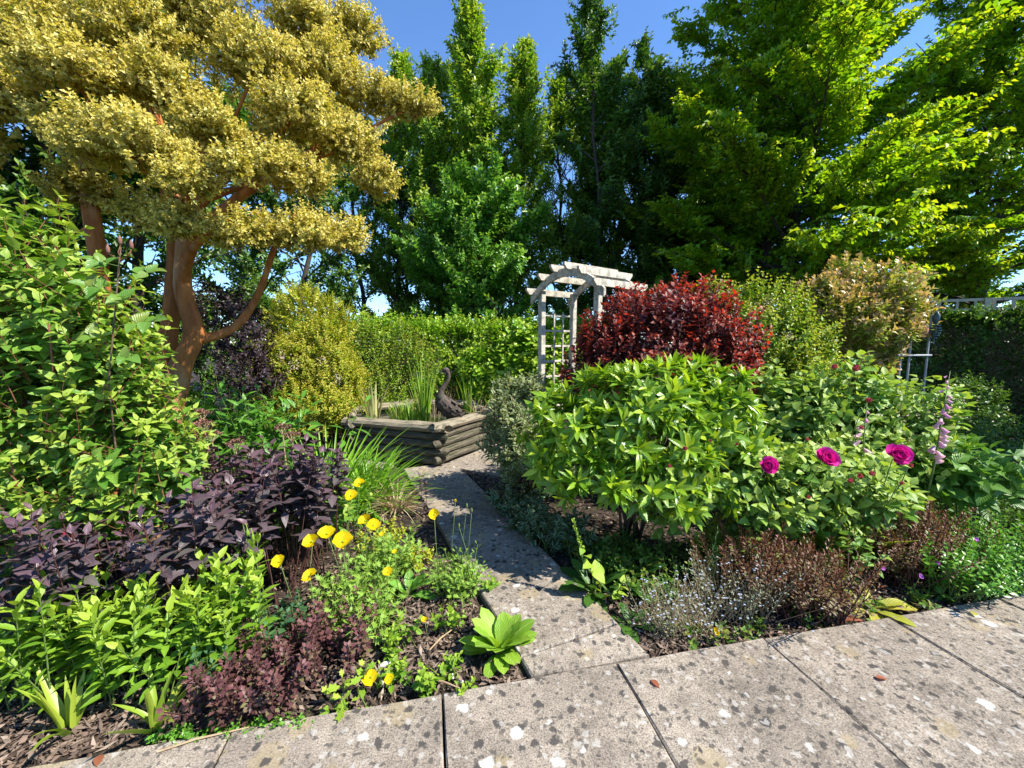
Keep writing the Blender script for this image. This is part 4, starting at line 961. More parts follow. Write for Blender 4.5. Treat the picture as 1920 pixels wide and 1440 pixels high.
clump('phlox', 'bright green upright leafy clump in the front left corner', 'plant', (-1.7, 1.65, SOIL),
      spots_in([(-1.6, 1.72, .3, .14), (-1.9, 1.68, .25, .14), (-1.38, 1.82, .18, .12), (-2.2, 1.7, .25, .15)], 105, 84, .50), dict(n=18, L=.30, kind='opp', leaf=.088, width=.19, a0=75, a1=22, tip=.75), LANCE, M['phlox'], M['stalk_green'], 84, nobj=300, lean=.16, hvar=.3)
clump('leafy_weed', 'yellow-green leaves under the fuchsia beside the purple stems', 'plant', (-2.1, 2.05, SOIL),
      spots_in([(-2.1, 2.0, .35, .15), (-1.75, 2.15, .15, .1)], 36, 85, .42), dict(n=9, L=.2, kind='spiral', leaf=.07, width=.35, a0=75, a1=45), LOBED, M['phlox'], M['stalk_green'], 85, nobj=60)
clump('maroon_spurge', 'maroon flowered low spurge at the front of the left bed', 'plant', (-1.05, 1.78, SOIL),
      spots_in([(-1.2, 1.75, .22, .14), (-.98, 1.8, .22, .16), (-.85, 1.95, .16, .14), (-1.15, 1.58, .2, .1)], 105, 86, .24), dict(n=34, L=.17, kind='spiral', leaf=.030, width=.36, a0=80, a1=30, tip=.8, stalk=.012), OVAL, M['spurge'], M['stalk_dark'], 86, nobj=300, lean=.3, hvar=.35)
clump('jade_leaves', 'blue-green rounded leaves between the phlox and the maroon spurge', 'plant', (-1.3, 1.8, SOIL),
      spots_in([(-1.33, 1.7, .10, .16), (-1.2, 1.95, .12, .1)], 26, 87, .26), dict(n=10, L=.16, kind='opp', leaf=.055, width=.38, a0=78, a1=45), OVAL, M['jade'], M['stalk_green'], 87, nobj=80)
clump('creeping_leaves', 'tiny green creeping leaves spilling over the patio edge below the spurge', 'plant', (-1.15, 1.47, SOIL),
      spots_in([(-1.25, 1.46, .2, .035), (-.98, 1.5, .15, .03)], 60, 88, .07), dict(n=10, L=.06, kind='opp', leaf=.026, width=.4, a0=80, a1=50), OVAL, M['mat_green'], M['stalk_green'], 88, nobj=120, lean=.6, stem_r=.0015)
PF = dict(n=9, L=.16, kind='spiral', leaf=.075, width=.36, a0=78, a1=35, tip=.7, stalk=.01)
clump('welsh_poppy', 'ferny yellow-green foliage of the main yellow poppy clump', 'poppy', (-.95, 2.35, SOIL),
      spots_in([(-.98, 2.3, .22, .25), (-.82, 2.05, .15, .14), (-.85, 2.65, .16, .2)], 130, 89, .24), PF, FERN, M['poppy_leaf'], M['stalk_green'], 89, nobj=300, lean=.35, hvar=.4)
clump('welsh_poppy', 'small ferny poppy plant at the path edge below a single flower', 'poppy', (-.34, 2.45, SOIL),
      spots_in([(-.34, 2.42, .13, .16)], 62, 90, .24), dict(PF, leaf=.052), FERN, M['poppy_leaf'], M['stalk_green'], 90, nobj=250, lean=.4, hvar=.4)
clump('lobed_seedlings', 'lime lobed leaves low at the patio edge right of the spurge', 'plant', (-.72, 1.62, SOIL),
      [(-.74, 1.63, .17), (-.68, 1.66, .20), (-.62, 1.6, .1), (-.70, 1.58, .12), (-.8, 1.62, .1)], dict(n=5, L=.1, kind='spiral', leaf=.07, width=.42, a0=75, a1=45), LOBED, M['chartreuse'], M['stalk_green'], 91, nobj=25, lean=.3)
for i, (x, y, h, n) in enumerate(((-.55, 1.95, .17, 8), (-.42, 1.68, .13, 10), (-.28, 1.78, .10, 5), (-.55, 1.72, .12, 6), (-.34, 2.08, .15, 7), (-.12, 2.42, .12, 5), (-.62, 1.85, .13, 5), (-.18, 1.68, .07, 4))):
    clump('seedling', ['small green seedling in the mulch left of the primula', 'leafy seedling group at the patio edge below the primula', 'tiny seedling in bare mulch nearest the primula', 'small weed between the spurge and the bare mulch', 'green weed in the mulch above the primula',
                       'tiny weed by the path below the single poppy', 'small toothed weed beside the spurge edge', 'very small seedling at the patio edge by the primula'][i], 'seedling', (x, y, SOIL),
          spots_in([(x, y, .06, .05)], n, 92 + i, h), dict(n=8, L=.08, kind='opp', leaf=.042, width=.34, a0=78, a1=40), OVAL, M['phlox'], M['stalk_green'], 92 + i, nobj=80, lean=.3, stem_r=.002)
clump('creeping_jenny', 'low golden creeping leaves at the left path edge near the grass', 'plant', (-1.0, 3.05, SOIL),
      spots_in([(-1.05, 3.1, .18, .25), (-.72, 2.75, .12, .16)], 110, 101, .10), dict(n=8, L=.07, kind='opp', leaf=.03, width=.45, a0=75, a1=50), OVAL, M['gold_leaf'], M['stalk_green'], 101, nobj=200, lean=.5, stem_r=.0015)

# rosettes
def rosette(name, label, cat, base, n, leaf, width, mat, shapes, seed, a0=70, a1=25, tilt=(0, 0)):
    rng = np.random.default_rng(seed); root = thing(name, label, cat, (*base, SOIL))
    i = np.arange(n); az = i * 2.39996 + rng.normal(0, .2, n); a = np.radians(a0 + (a1 - a0) * i / n + rng.normal(0, 6, n))
    D = np.stack((np.cos(az) * np.sin(a) + tilt[0], np.sin(az) * np.sin(a) + tilt[1], np.cos(a)), -1)
    N = np.stack((-np.cos(az) * np.cos(a), -np.sin(az) * np.cos(a), np.sin(a)), -1)
    P = np.tile((base[0], base[1], SOIL + .01), (n, 1)) + np.stack((np.cos(az), np.sin(az), np.zeros(n)), -1) * .015
    S = leaf * rng.uniform(.7, 1.1, n)
    leaf_objects(Leaves(P, D, N, S, S * width, rng.random(n) * .5, rng), shapes, mat, root)
    MB().tube([(0, 0, -.02), (0, 0, .03)], [.018, .014], 7).build('crown_base', M['stalk_green'], root)
    return root
SPAT = lambda t: max(.13, (.10 + .90 * math.sin(math.pi * min(t, .999) ** 1.7) ** .55) if t > .12 else .13)
PRIM = [leaf_shape(9, SPAT, .25, .28, .012), leaf_shape(9, SPAT, .12, .45, -.015)]
rosette('primula', 'lime green crinkled primula rosette overlapping the path edge', 'primula', (-.06, 1.93), 42, .19, .20, M['primula'], PRIM, 111, 78, 8)
rosette('leaf_rosette', 'pale smooth-leaved rosette in the bark mulch left of the path', 'plant', (-.66, 2.40), 9, .17, .22, M['lettuce'], PRIM, 112, 60, 15)
rosette('leaf_rosette', 'dark broad leaved rosette at the right path edge', 'plant', (.52, 2.42), 16, .24, .16, M['dark_green'], PRIM, 113, 78, 20)
rosette('leaf_rosette', 'long dark leaves behind the leaning yellow-green spike', 'plant', (.78, 2.52), 14, .26, .15, M['dark_green'], PRIM, 120, 70, 18)
rosette('leaf_rosette', 'dark green rosette under the fading forget-me-nots near the path corner', 'plant', (.66, 2.12), 9, .15, .2, M['dark_green'], PRIM, 114, 80, 45)
rosette('leaf_rosette', 'yellowing leaf rosette flopping on the patio below the bronze plants', 'plant', (2.12, 2.26), 12, .24, .15, M['yellowing'], PRIM, 115, 88, 50, (0, -.3))
rosette('leaf_rosette', 'fresh green oval leaves between the two bronze plants', 'plant', (1.98, 2.48), 10, .26, .18, M['primula'], PRIM, 116, 55, 15)
rosette('leaf_rosette', 'large pale foxglove leaves right of the magenta roses', 'plant', (2.5, 2.74), 20, .42, .2, M['chartreuse'], PRIM, 117, 58, 12)
rosette('wilted_leaves', 'wilted red leaves on the patio edge beside the yellowing rosette', 'plant', (2.02, 2.14), 5, .14, .18, M['red_wilt'], PRIM, 118, 88, 60, (.2, -.4))
rosette('grey_rosette', 'grey-green woolly rosette in the shade right of the path', 'plant', (-.12, 3.85), 10, .16, .17, M['varieg'], PRIM, 119, 75, 25)

# strap-leaved tufts
def blade_mesh(name, lv, mat, bend, segs=6, origin=(0, 0, 0)):
    return leaf_mesh(name, lv, [leaf_shape(segs, lambda t: (1 - t ** 3) * .9 + .1, .35, b) for b in bend], mat, origin)
_bl = {}
def tuft(name, label, cat, base, n, ln, wd, spread, mat, seed, bend=(.2, .5, .9), rad=.03, obj=True, z0=SOIL, part='blade'):
    rng = np.random.default_rng(seed); root = thing(name, label, cat, (*base, z0))
    az = rng.uniform(0, 6.28, n); a = np.abs(rng.normal(0, spread, n)); r = rad * np.sqrt(rng.random(n))
    D = np.stack((np.cos(az) * np.sin(a), np.sin(az) * np.sin(a), np.cos(a)), -1); N = np.stack((-np.cos(az) * np.cos(a), -np.sin(az) * np.cos(a), np.sin(a)), -1)
    # the blade arches outwards: its upper face looks back at the centre
    P = np.stack((base[0] + r * np.cos(az), base[1] + r * np.sin(az), np.full(n, z0)), -1)
    S = ln * rng.uniform(.55, 1.1, n)
    lv = Leaves(P, D, N, S, np.full(n, wd) * rng.uniform(.7, 1.2, n), None, rng)
    key = tuple(bend)
    if key not in _bl: _bl[key] = [leaf_shape(6, lambda t: (1 - t ** 3) * .9 + .1, .5, b) for b in bend]
    if obj: leaf_objects(lv, _bl[key], mat, root, part)
    else:
        o = link('foliage', leaf_mesh('foliage', lv, _bl[key], mat, root.location), root); o['kind'] = 'stuff'
    return root
tuft('daylily', 'cut strap-leaved lime tuft in the front left corner', 'plant', (-1.80, 1.50), 10, .30, .017, .30, M['daylily'], 121, (.05, .2, .5))
tuft('daylily', 'strap-leaved lime tuft with curling leaves just right of its twin', 'plant', (-1.47, 1.52), 11, .31, .018, .32, M['daylily'], 122, (.05, .25, .6))
tuft('hakone_grass', 'arching fresh green grass mound by the pond at the left path edge', 'grass', (-1.78, 3.8), 300, .72, .013, .66, M['hakone'], 123, (.35, .6, .9), .34)
tuft('hakone_grass', 'smaller tuft of arching green grass against the dead grass', 'grass', (-1.42, 3.85), 220, .52, .010, .66, M['hakone'], 126, (.35, .6, .9), .16)
tuft('dry_grass', 'straw-coloured dead grass tuft at the left path edge before the pond', 'grass', (-1.10, 3.72), 240, .32, .0035, .9, M['straw'], 124, (.3, .7, 1.0), .08)
tuft('daylily', 'grassy green leaves behind the purple mass near the spiraea', 'plant', (-1.85, 3.7), 60, .6, .011, .35, M['hakone'], 125, (.2, .5, .8), .12)
for i, (x, y, n, ln, wd, mat, lb, sp) in enumerate((
        (-1.2, 5.5, 36, .95, .010, M['iris'], 'tall green iris blades left of the goose sculpture', .13),
        (-1.95, 5.62, 14, .72, .022, M['iris_pale'], 'pale cream striped iris tuft at the left end of the pond', .10),
        (-1.45, 5.7, 150, .30, .010, M['iris'], 'short dense reeds in the middle of the pond', .2),
        (-.62, 5.85, 18, .66, .012, M['iris'], 'thin green reeds behind the goose at the right end of the pond', .12),
        (-1.6, 5.55, 8, .34, .010, M['iris_pale'], 'short pale reeds just right of the cream iris', .12),
        (-1.15, 5.9, 60, .45, .004, M['straw'], 'dry straw-coloured reeds behind the tall iris', .3))):
    tuft('pond_reeds' if i not in (0, 1) else 'iris', lb, 'reeds', (x, y), n, ln, wd, sp, mat, 130 + i, (.02, .08, .2), .08 if n < 40 else .28, True, .40)
tuft('straw_heap', 'dry straw lying on the right rim of the pond', 'straw', (-.47, 5.72), 60, .3, .003, 1.3, M['straw'], 137, (.1, .3, .5), .12, True, .52)

# peony, sedum heads
clump('peony', 'glossy dark green peony in front of the orange trunk', 'peony', (-2.35, 3.7, SOIL),
      spots_in([(-2.3, 3.7, .35, .2), (-2.7, 3.7, .25, .2)], 56, 141, 1.18), dict(n=12, L=.5, kind='spiral', leaf=.17, width=.17, a0=85, a1=45, stalk=.05), LANCE, M['peony'], M['stalk_green'], 141, nobj=300, lean=.25)
clump('green_filler', 'mixed green leaves between the peony and the purple mass', 'plant', (-1.9, 3.2, SOIL),
      spots_in([(-2.0, 3.2, .4, .2), (-1.45, 3.05, .25, .2)], 80, 142, .5), dict(n=10, L=.24, kind='spiral', leaf=.075, width=.3, a0=78, a1=40), OVATE, M['fuchsia'], M['stalk_green'], 142, nobj=160, lean=.25)
for i, (x, y, h, nst) in enumerate(((-2.02, 2.55, 1.08, 3), (-1.86, 2.6, 1.02, 3), (-1.62, 2.9, .92, 2))):
    rng = np.random.default_rng(150 + i); root = thing('dried_sedum', ['tallest dried brown flower head beside the fuchsia', 'dried brown flat flower head in front of the peony', 'reddish dried flower head left of the grass mound'][i], 'seed head', (x, y, SOIL))
    for k in range(nst):
        dx, dy = rng.normal(0, .05, 2); hz = h - .07 * k - SOIL
        MB().tube([(dx * .3, dy * .3, 0), (dx * .7, dy * .7, hz * .6), (dx, dy, hz - .05)], [.006, .005, .004], 6).build('stalk', M['stalk_tan'], root)
        m = 90; a = rng.uniform(0, 6.28, m); r = .05 * np.sqrt(rng.random(m))
        P = np.stack((x + dx + r * np.cos(a), y + dy + r * np.sin(a), SOIL + hz + .02 - (r / .05) ** 2 * .02 + rng.normal(0, .006, m)), -1)
        D = np.stack((np.cos(a) * r * 10, np.sin(a) * r * 10, np.full(m, .6)), -1) + rng.normal(0, .4, (m, 3))
        o = link('flower_head', leaf_mesh('flower_head', Leaves(P, D, rng.normal(0, 1, (m, 3)), np.full(m, .016), np.full(m, .006), None, rng), KITE, M['sedum_head'], root.location), root); o['kind'] = 'stuff'
        rb = MB()
        for z in range(8):
            q = z / 8 * 6.28; rb.tube([(dx, dy, hz - .05), (dx + .04 * math.cos(q), dy + .04 * math.sin(q), hz + .01)], .002, 4)
        rb.build('flower_stalks', M['stalk_tan'], root)

# right bed
clump('variegated_groundcover', 'cream-edged leaves spilling low by the right path edge', 'plant', (.28, 3.1, SOIL),
      spots_in([(.15, 3.25, .2, .2), (.38, 2.98, .2, .12), (.05, 3.6, .15, .15)], 90, 161, .30), dict(n=9, L=.16, kind='opp', leaf=.075, width=.33, a0=80, a1=45), OVATE, M['hosta'], M['stalk_green'], 161, nobj=260, lean=.35, hvar=.4)
clump('strawberry_groundcover', 'low mixed leaves in shade under the rhododendron and roses', 'plant', (1.0, 2.65, SOIL),
      spots_in([(.75, 2.75, .3, .2), (1.2, 2.7, .35, .2), (1.55, 2.45, .3, .15), (.85, 2.5, .26, .2), (.7, 2.8, .3, .2)], 330, 162, .17), dict(n=7, L=.1, kind='spiral', leaf=.055, width=.42, a0=75, a1=45), LOBED, M['ground_green'], M['stalk_green'], 162, nobj=260, lean=.4, hvar=.5)
clump('yellow_mullein', 'leaning yellow-green flower spike beside the path', 'plant', (.60, 2.32, SOIL),
      [(.55, 2.33, .16), (.6, 2.3, .2), (.66, 2.3, .14)], dict(n=7, L=.14, kind='spiral', leaf=.075, width=.36, a0=75, a1=40), OVATE, M['chartreuse'], M['stalk_green'], 163, nobj=21, lean=.4)
def spike():
    rng = np.random.default_rng(164); root = bpy.data.objects.get('yellow_mullein')
    a, b = np.array((.62, 2.3, 0)), np.array((.37, 2.36, .48)); b0 = np.array(root.location)
    mid = (a + b) / 2 + (-.06, 0, -.03); MB().tube([a - b0, mid - b0, b - b0], [.007, .006, .003], 6).build('flower_stem', M['stalk_green'], root)
    m = 70; f = rng.uniform(.62, 1, m)[:, None]; P = (1 - f) ** 2 * a + 2 * f * (1 - f) * mid + f * f * b
    D = rng.normal(0, 1, (m, 3)) + (0, 0, .4); S = np.full(m, .018)
    o = link('flower_spike', leaf_mesh('flower_spike', Leaves(P, D, rng.normal(0, 1, (m, 3)), S, S * .4, None, rng), OVAL, M['chartreuse'], b0), root); o['kind'] = 'stuff'
    f = np.linspace(.3, .66, 5)[:, None]; P = (1 - f) ** 2 * a + 2 * f * (1 - f) * mid + f * f * b; D = rng.normal(0, .8, (5, 3)) + (0, -.3, .4)
    leaf_objects(Leaves(P, D, np.tile((.2, -.5, .7), (5, 1)), np.array([.10, .09, .075, .06, .05]), np.array([.045, .04, .034, .028, .02]), None, rng), OVATE, M['chartreuse'], root)
spike()
FM = dict(n=26, L=.26, kind='spiral', leaf=.022, width=.2, a0=60, a1=25, tip=.6, stalk=.012)
def fmn(label, spots, seed):
    r = clump('forget_me_not', label, 'forget-me-not', (spots[0][0], spots[0][1], SOIL), spots, FM, LANCE, M['grey_stem'], M['stalk_tan'], seed, lean=.38, hvar=.4, stem_r=.0018)
    rng = np.random.default_rng(seed); S = np.array(spots); m = 110; k = rng.integers(0, len(S), m)
    P = np.stack((S[k, 0] + rng.normal(0, .09, m), S[k, 1] + rng.normal(0, .08, m) - .03, SOIL + S[k, 2] * rng.uniform(.45, 1.05, m)), -1)
    n5 = np.repeat(np.arange(m), 5); az = np.tile(np.arange(5) * 1.2566, m)
    D = np.stack((np.cos(az), np.sin(az), np.full(m * 5, .25)), -1)
    o = link('flowers', leaf_mesh('flowers', Leaves(P[n5], D, np.tile((0, 0, 1.0), (m * 5, 1)), np.full(m * 5, .0068), np.full(m * 5, .0034), None, rng), KITE, M['forget'], r.location), r); o['kind'] = 'stuff'
    a = np.stack((S[k, 0], S[k, 1], np.full(m, SOIL)), -1); a = a + (P - a) * .35
    o = sticks(a, P, .0012, 'flower_stalks', M['stalk_tan'], r); o['kind'] = 'stuff'
    return r
fmn('fading blue forget-me-nots nearest the path corner', spots_in([(.92, 2.09, .2, .11)], 46, 171, .28), 171)
fmn('fading blue forget-me-nots beside the bronze plant', spots_in([(1.28, 2.2, .2, .12)], 48, 172, .34), 172)
clump('feathery_weed', 'upright feathery green weed among the forget-me-nots', 'weed', (1.18, 2.36, SOIL), [(1.18, 2.36, .52), (1.21, 2.38, .4)], dict(n=46, L=.4, kind='spiral', leaf=.05, width=.07, a0=60, a1=25), LANCE, M['jade'], M['stalk_green'], 173, nobj=60)
BZ = dict(n=42, L=.22, kind='spiral', leaf=.024, width=.24, a0=75, a1=30, tip=.8, stalk=.008)
clump('bronze_spurge', 'bronze-brown fine-leaved mound at the patio edge below the roses', 'plant', (1.65, 2.28, SOIL),
      spots_in([(1.62, 2.22, .26, .13), (1.80, 2.2, .2, .1), (1.55, 2.4, .26, .14), (1.45, 2.3, .14, .1)], 230, 181, .42), BZ, OVAL, M['bronze'], M['stalk_dark'], 181, nobj=300, lean=.3, hvar=.35)
clump('bronze_spurge', 'smaller bronze-brown mound beside the green mat at right', 'plant', (2.6, 2.55, SOIL),
      spots_in([(2.55, 2.55, .24, .15), (2.8, 2.6, .2, .12)], 160, 182, .44), BZ, OVAL, M['bronze'], M['stalk_dark'], 182, nobj=300, lean=.3, hvar=.35)
clump('cranesbill', 'dense green leafy mat spilling onto the patio at the right edge', 'plant', (3.1, 2.58, SOIL),
      spots_in([(3.08, 2.58, .22, .16), (3.45, 2.66, .3, .18), (2.75, 2.36, .16, .06), (3.1, 2.4, .2, .05)], 230, 183, .36), dict(n=15, L=.18, kind='spiral', leaf=.042, width=.3, a0=75, a1=40), OVAL, M['mat_green'], M['stalk_green'], 183, nobj=300, lean=.35, hvar=.4)
_e = np.random.default_rng(186)
clump('edge_weeds', 'scattered small weeds along the patio edge of the right bed', 'weeds', (1.4, 2.02, SOIL),
      [(x, 1.815 + .2077 * (x - .505) + .05 + abs(_e.normal(0, .06)), .09) for x in _e.uniform(.72, 2.7, 70)], dict(n=7, L=.08, kind='spiral', leaf=.042, width=.3, a0=80, a1=45), OVATE, M['ground_green'], M['stalk_green'], 186, nobj=200, lean=.5, hvar=.6, stem_r=.0015)
clump('rose_suckers', 'young rose leaves low between the magenta roses and the bronze mound', 'plant', (1.75, 2.5, SOIL),
      spots_in([(1.5, 2.5, .16, .06), (1.95, 2.55, .3, .08), (2.3, 2.6, .2, .1)], 34, 184, .44), dict(n=8, L=.2, kind='spiral', leaf=.07, width=.34, a0=80, a1=45, stalk=.02), OVATE, M['rose'], M['stalk_green'], 184, nobj=150, lean=.3)
clump('yellow_groundcover', 'lime leaves glowing behind the bronze mound on the right', 'plant', (2.3, 2.75, SOIL),
      spots_in([(2.5, 2.85, .3, .14), (1.5, 2.75, .2, .1)], 50, 185, .32), dict(n=8, L=.2, kind='spiral', leaf=.075, width=.3, a0=75, a1=40), OVATE, M['chartreuse'], M['stalk_green'], 185, nobj=120, lean=.3)
# ------------------------------------------------------------------ flowers and small details
PET = [leaf_shape(5, lambda t: max(math.sin(math.pi * t ** 1.25 * .86), .05) ** .7, .18, -.28, .06), leaf_shape(5, lambda t: max(math.sin(math.pi * t ** 1.25 * .86), .05) ** .7, .12, -.12, -.05)]
CUP = [leaf_shape(5, lambda t: max(math.sin(math.pi * t ** 1.1 * .84), .05) ** .6, .45, -.5)]
def flower_at(root, p, nrm, npet, size, mat, seed, tiers=((70, 1.0),), shapes=PET, wd=.55, name='flower', centre=None, csize=.16):
    """flower part under root with each petal a sub-part"""
    rng = np.random.default_rng(seed); e = bpy.data.objects.new(name, None); COL.objects.link(e); e.parent = root; e.empty_display_size = .02
    e.location = Vector(p) - root.location
    z = norm(np.array(nrm, float)); x = norm(np.cross(z, (.3, .8, .1))); y = np.cross(z, x)
    P, D, N, S = [], [], [], []
    for ti, (ang, sc_) in enumerate(tiers):
        k = npet if not isinstance(npet, (list, tuple)) else npet[ti]
        for i in range(k):
            q = i / k * 2 * math.pi + ti * .7 + rng.normal(0, .12); a = R(ang + rng.normal(0, 6))
            rad = x * math.cos(q) + y * math.sin(q)
            D.append(rad * math.sin(a) + z * math.cos(a)); N.append(z * math.sin(a) - rad * math.cos(a)); P.append(rad * size * .05); S.append(size * sc_ * rng.uniform(.88, 1.1))
    S = np.array(S); f = Leaves(np.array(P), np.array(D), np.array(N), S, S * wd, None, rng)
    loc = e.location.copy(); e.location = (0, 0, 0); leaf_objects(f, shapes, mat, e, 'petal'); e.location = loc
    if centre is not None:
        zz = Vector(z)
        MB().tube([zz * size * .02, zz * size * .1, zz * size * .2, zz * size * .24], [csize * size * .7, csize * size, csize * size * .8, csize * size * .2], 8).build('centre', centre, e, None, True)
    return e

def stalk(root, a, b, r, mat, name='flower_stalk', sag=.03):
    a, b = Vector(a) - root.location, Vector(b) - root.location; m = (a + b) / 2 + Vector((random.uniform(-sag, sag), random.uniform(-sag, sag), 0))
    return MB().tube([a, m, b], [r * 1.2, r, r * .8], 5).build(name, mat, root, None, True)

bpy.context.view_layer.update()
wp1, wp2 = bpy.data.objects['welsh_poppy'], bpy.data.objects['welsh_poppy.001']
random.seed(4)
# yellow poppies: head position (x, y, z), size of petal, way it faces
POP = [(wp1, (-1.07, 2.75, .56), .040, (.1, -.5, .8)), (wp1, (-1.09, 2.65, .51), .042, (.2, -.6, .8)), (wp1, (-.94, 2.50, .40), .044, (-.3, -.4, .8)), (wp1, (-.88, 2.46, .39), .046, (.4, -.5, .8)),
       (wp1, (-1.11, 2.15, .44), .048, (-.2, -.5, .8)), (wp1, (-1.05, 2.20, .46), .046, (.1, -.4, .9)), (wp1, (-.94, 2.15, .44), .052, (.25, -.6, .75)), (wp1, (-1.21, 2.0, .41), .034, (-.1, -.7, .6)),
       (wp1, (-1.03, 1.95, .36), .036, (-.2, -.5, .8)), (wp2, (-.47, 2.35, .51), .034, (.1, -.7, .6)), (wp1, (-.73, 2.25, .20), .030, (.0, -.4, .9)), (wp1, (-.63, 1.66, .06), .034, (.1, -.5, .8)), (wp1, (-.55, 1.66, .05), .022, (.2, -.5, .8)),
       (wp1, (-.84, 2.50, .31), .018, (0, -.3, .9)), (wp1, (-.70, 2.30, .30), .018, (0, -.3, .9)), (wp1, (-.45, 1.95, .12), .018, (0, -.3, .9))]
for i, (rt, p, s, nr) in enumerate(POP):
    flower_at(rt, p, nr, 4, s, M['poppy_petal'], 200 + i, ((70, 1.0),), PET, .72, 'flower', M['chartreuse'], .15)
    stalk(rt, (p[0] + random.uniform(-.05, .05), p[1] + .06, SOIL), (p[0], p[1] + .004, p[2] - .004), .0022, M['stalk_green'])
for i, p in enumerate(((-.35, 2.42, .56), (-.28, 2.42, .53), (-.25, 2.42, .50), (-.33, 2.42, .40))):
    stalk(wp2, (-.36 + .03 * i, 2.48, SOIL), p, .002, M['stalk_green'])
    if i == 0: flower_at(wp2, p, (.1, -.2, 1), 3, .02, M['poppy_petal'], 230, ((25, 1.0),), PET, .4, 'opening_bud')
    else: MB().tube([(0, 0, -.012), (0, 0, 0), (0, 0, .014), (0, 0, .024)], [.002, .0065, .006, .001], 7).build('seed_pod', M['stalk_green'], wp2, Matrix.Translation(Vector(p) - wp2.location), True)
for i, p in enumerate(((-1.31, 1.92, .60), (-1.285, 1.92, .575))):
    stalk(wp1, (-1.25, 2.0, SOIL), (p[0] - .02, p[1], p[2] + .05), .002, M['stalk_green'])
    MB().tube([(-.02, 0, .05), (-.006, 0, .055), (0, 0, .03), (0, 0, .018), (0, 0, 0), (0, 0, -.012)], [.0018, .0018, .0018, .006, .008, .002], 7).build('drooping_bud', M['chartreuse'], wp1, Matrix.Translation(Vector(p) - wp1.location), True)

# magenta roses: tiers of cupped petals
RT = ((78, 1.0), (62, .92), (44, .82), (28, .7), (12, .55))
ROS = [((1.54, 2.38, .80), .058, (-.25, -.85, .45)), ((1.88, 2.38, .84), .066, (.0, -.75, .6)), ((2.35, 2.42, .85), .068, (-.2, -.8, .5))]
for i, (p, s, nr) in enumerate(ROS):
    flower_at(rose_f, p, nr, (8, 8, 7, 6, 5), s, M['rose_petal'], 240 + i, RT, CUP, .55, 'rose_bloom')
    stalk(rose_f, (p[0] + .03, p[1] + .25, .35), (p[0], p[1] + .02, p[2] - .02), .004, M['stalk_green'])
BUD = [(rose_f, (1.06, 2.42, .89), .024), (rose_f, (.94, 2.36, .80), .016), (rose_f, (2.10, 2.38, .73), .022), (rose_f, (2.04, 2.38, .70), .020), (rose_f, (2.18, 2.4, .74), .024), (rose_f, (1.25, 2.5, .92), .014),
       (rose_f, (2.42, 2.4, .79), .018), (rose_f, (2.35, 2.38, .69), .018), (rose_f, (1.8, 2.38, .60), .016), (rose_f, (1.85, 2.5, .93), .016), (rose_f, (1.42, 2.5, .90), .014),
       (rose_b, (2.54, 3.0, 1.33), .034), (rose_b, (2.37, 3.0, 1.35), .026), (rose_b, (2.53, 2.85, 1.12), .028), (rose_b, (2.4, 2.75, .95), .022)]
for i, (rt, p, s) in enumerate(BUD):
    flower_at(rt, p, (random.uniform(-.5, .3), -.6, .7), (5, 4), s * 1.35, M['pink_bud'], 260 + i, ((38, 1.0), (18, .8)), CUP, .5, 'rose_bud')
    stalk(rt, (p[0] + .03, p[1] + .15, p[2] - .28), (p[0], p[1] + .01, p[2] - .004), .003, M['stalk_green'])

# foxgloves
def foxglove(label, base, top, n, seed, f0=.42):
    rng = np.random.default_rng(seed); root = thing('foxglove', label, 'foxglove', (*base, SOIL)); b = Vector((*base, SOIL)); t = Vector(top)
    MB().tube([(0, 0, 0), (t - b) * .5 + Vector((.02, 0, 0)), t - b], [.009, .007, .002], 7).build('stem', M['stalk_green'], root, None, True)
    me = MB().tube([(0, 0, 0), (0, 0, -.012), (0, 0, -.03), (0, 0, -.042), (0, 0, -.048)], [.004, .010, .012, .016, .021], 9, cap=False).mesh('bell', M['foxglove'], True)
    for i in range(n):
        f = f0 + (1 - f0) * i / n; p = (t - b) * f; az = -1.9 + rng.normal(0, .9); s = 1.15 * (1 - .75 * (i / n) ** 1.5)
        q = Vector((math.cos(az), math.sin(az), 0)); m = Matrix.Translation(p + q * .012) @ Vector((q.x * .8, q.y * .8, -.75)).to_track_quat('-Z', 'Y').to_matrix().to_4x4() @ Matrix.Scale(s, 4)
        link('bell', me, root, m)
    k = 9; i = np.arange(k); az = i * 2.4
    D = np.stack((np.cos(az), np.sin(az), np.full(k, .35)), -1); P = np.tile(np.array(b), (k, 1)) + np.stack((np.zeros(k), np.zeros(k), .03 + i * .035), -1)
    leaf_objects(Leaves(P, D, np.tile((0, 0, 1.0), (k, 1)), .2 - i * .012, (.2 - i * .012) * .2, None, rng), PRIM, M['hydrangea'], root)
foxglove('pink foxglove spike right of the magenta roses', (2.98, 2.86), (3.12, 2.88, 1.34), 18, 281, .56)
foxglove('slender green foxglove just coming into flower above the roses', (2.58, 2.95), (2.62, 2.96, 1.1), 6, 282, .70)

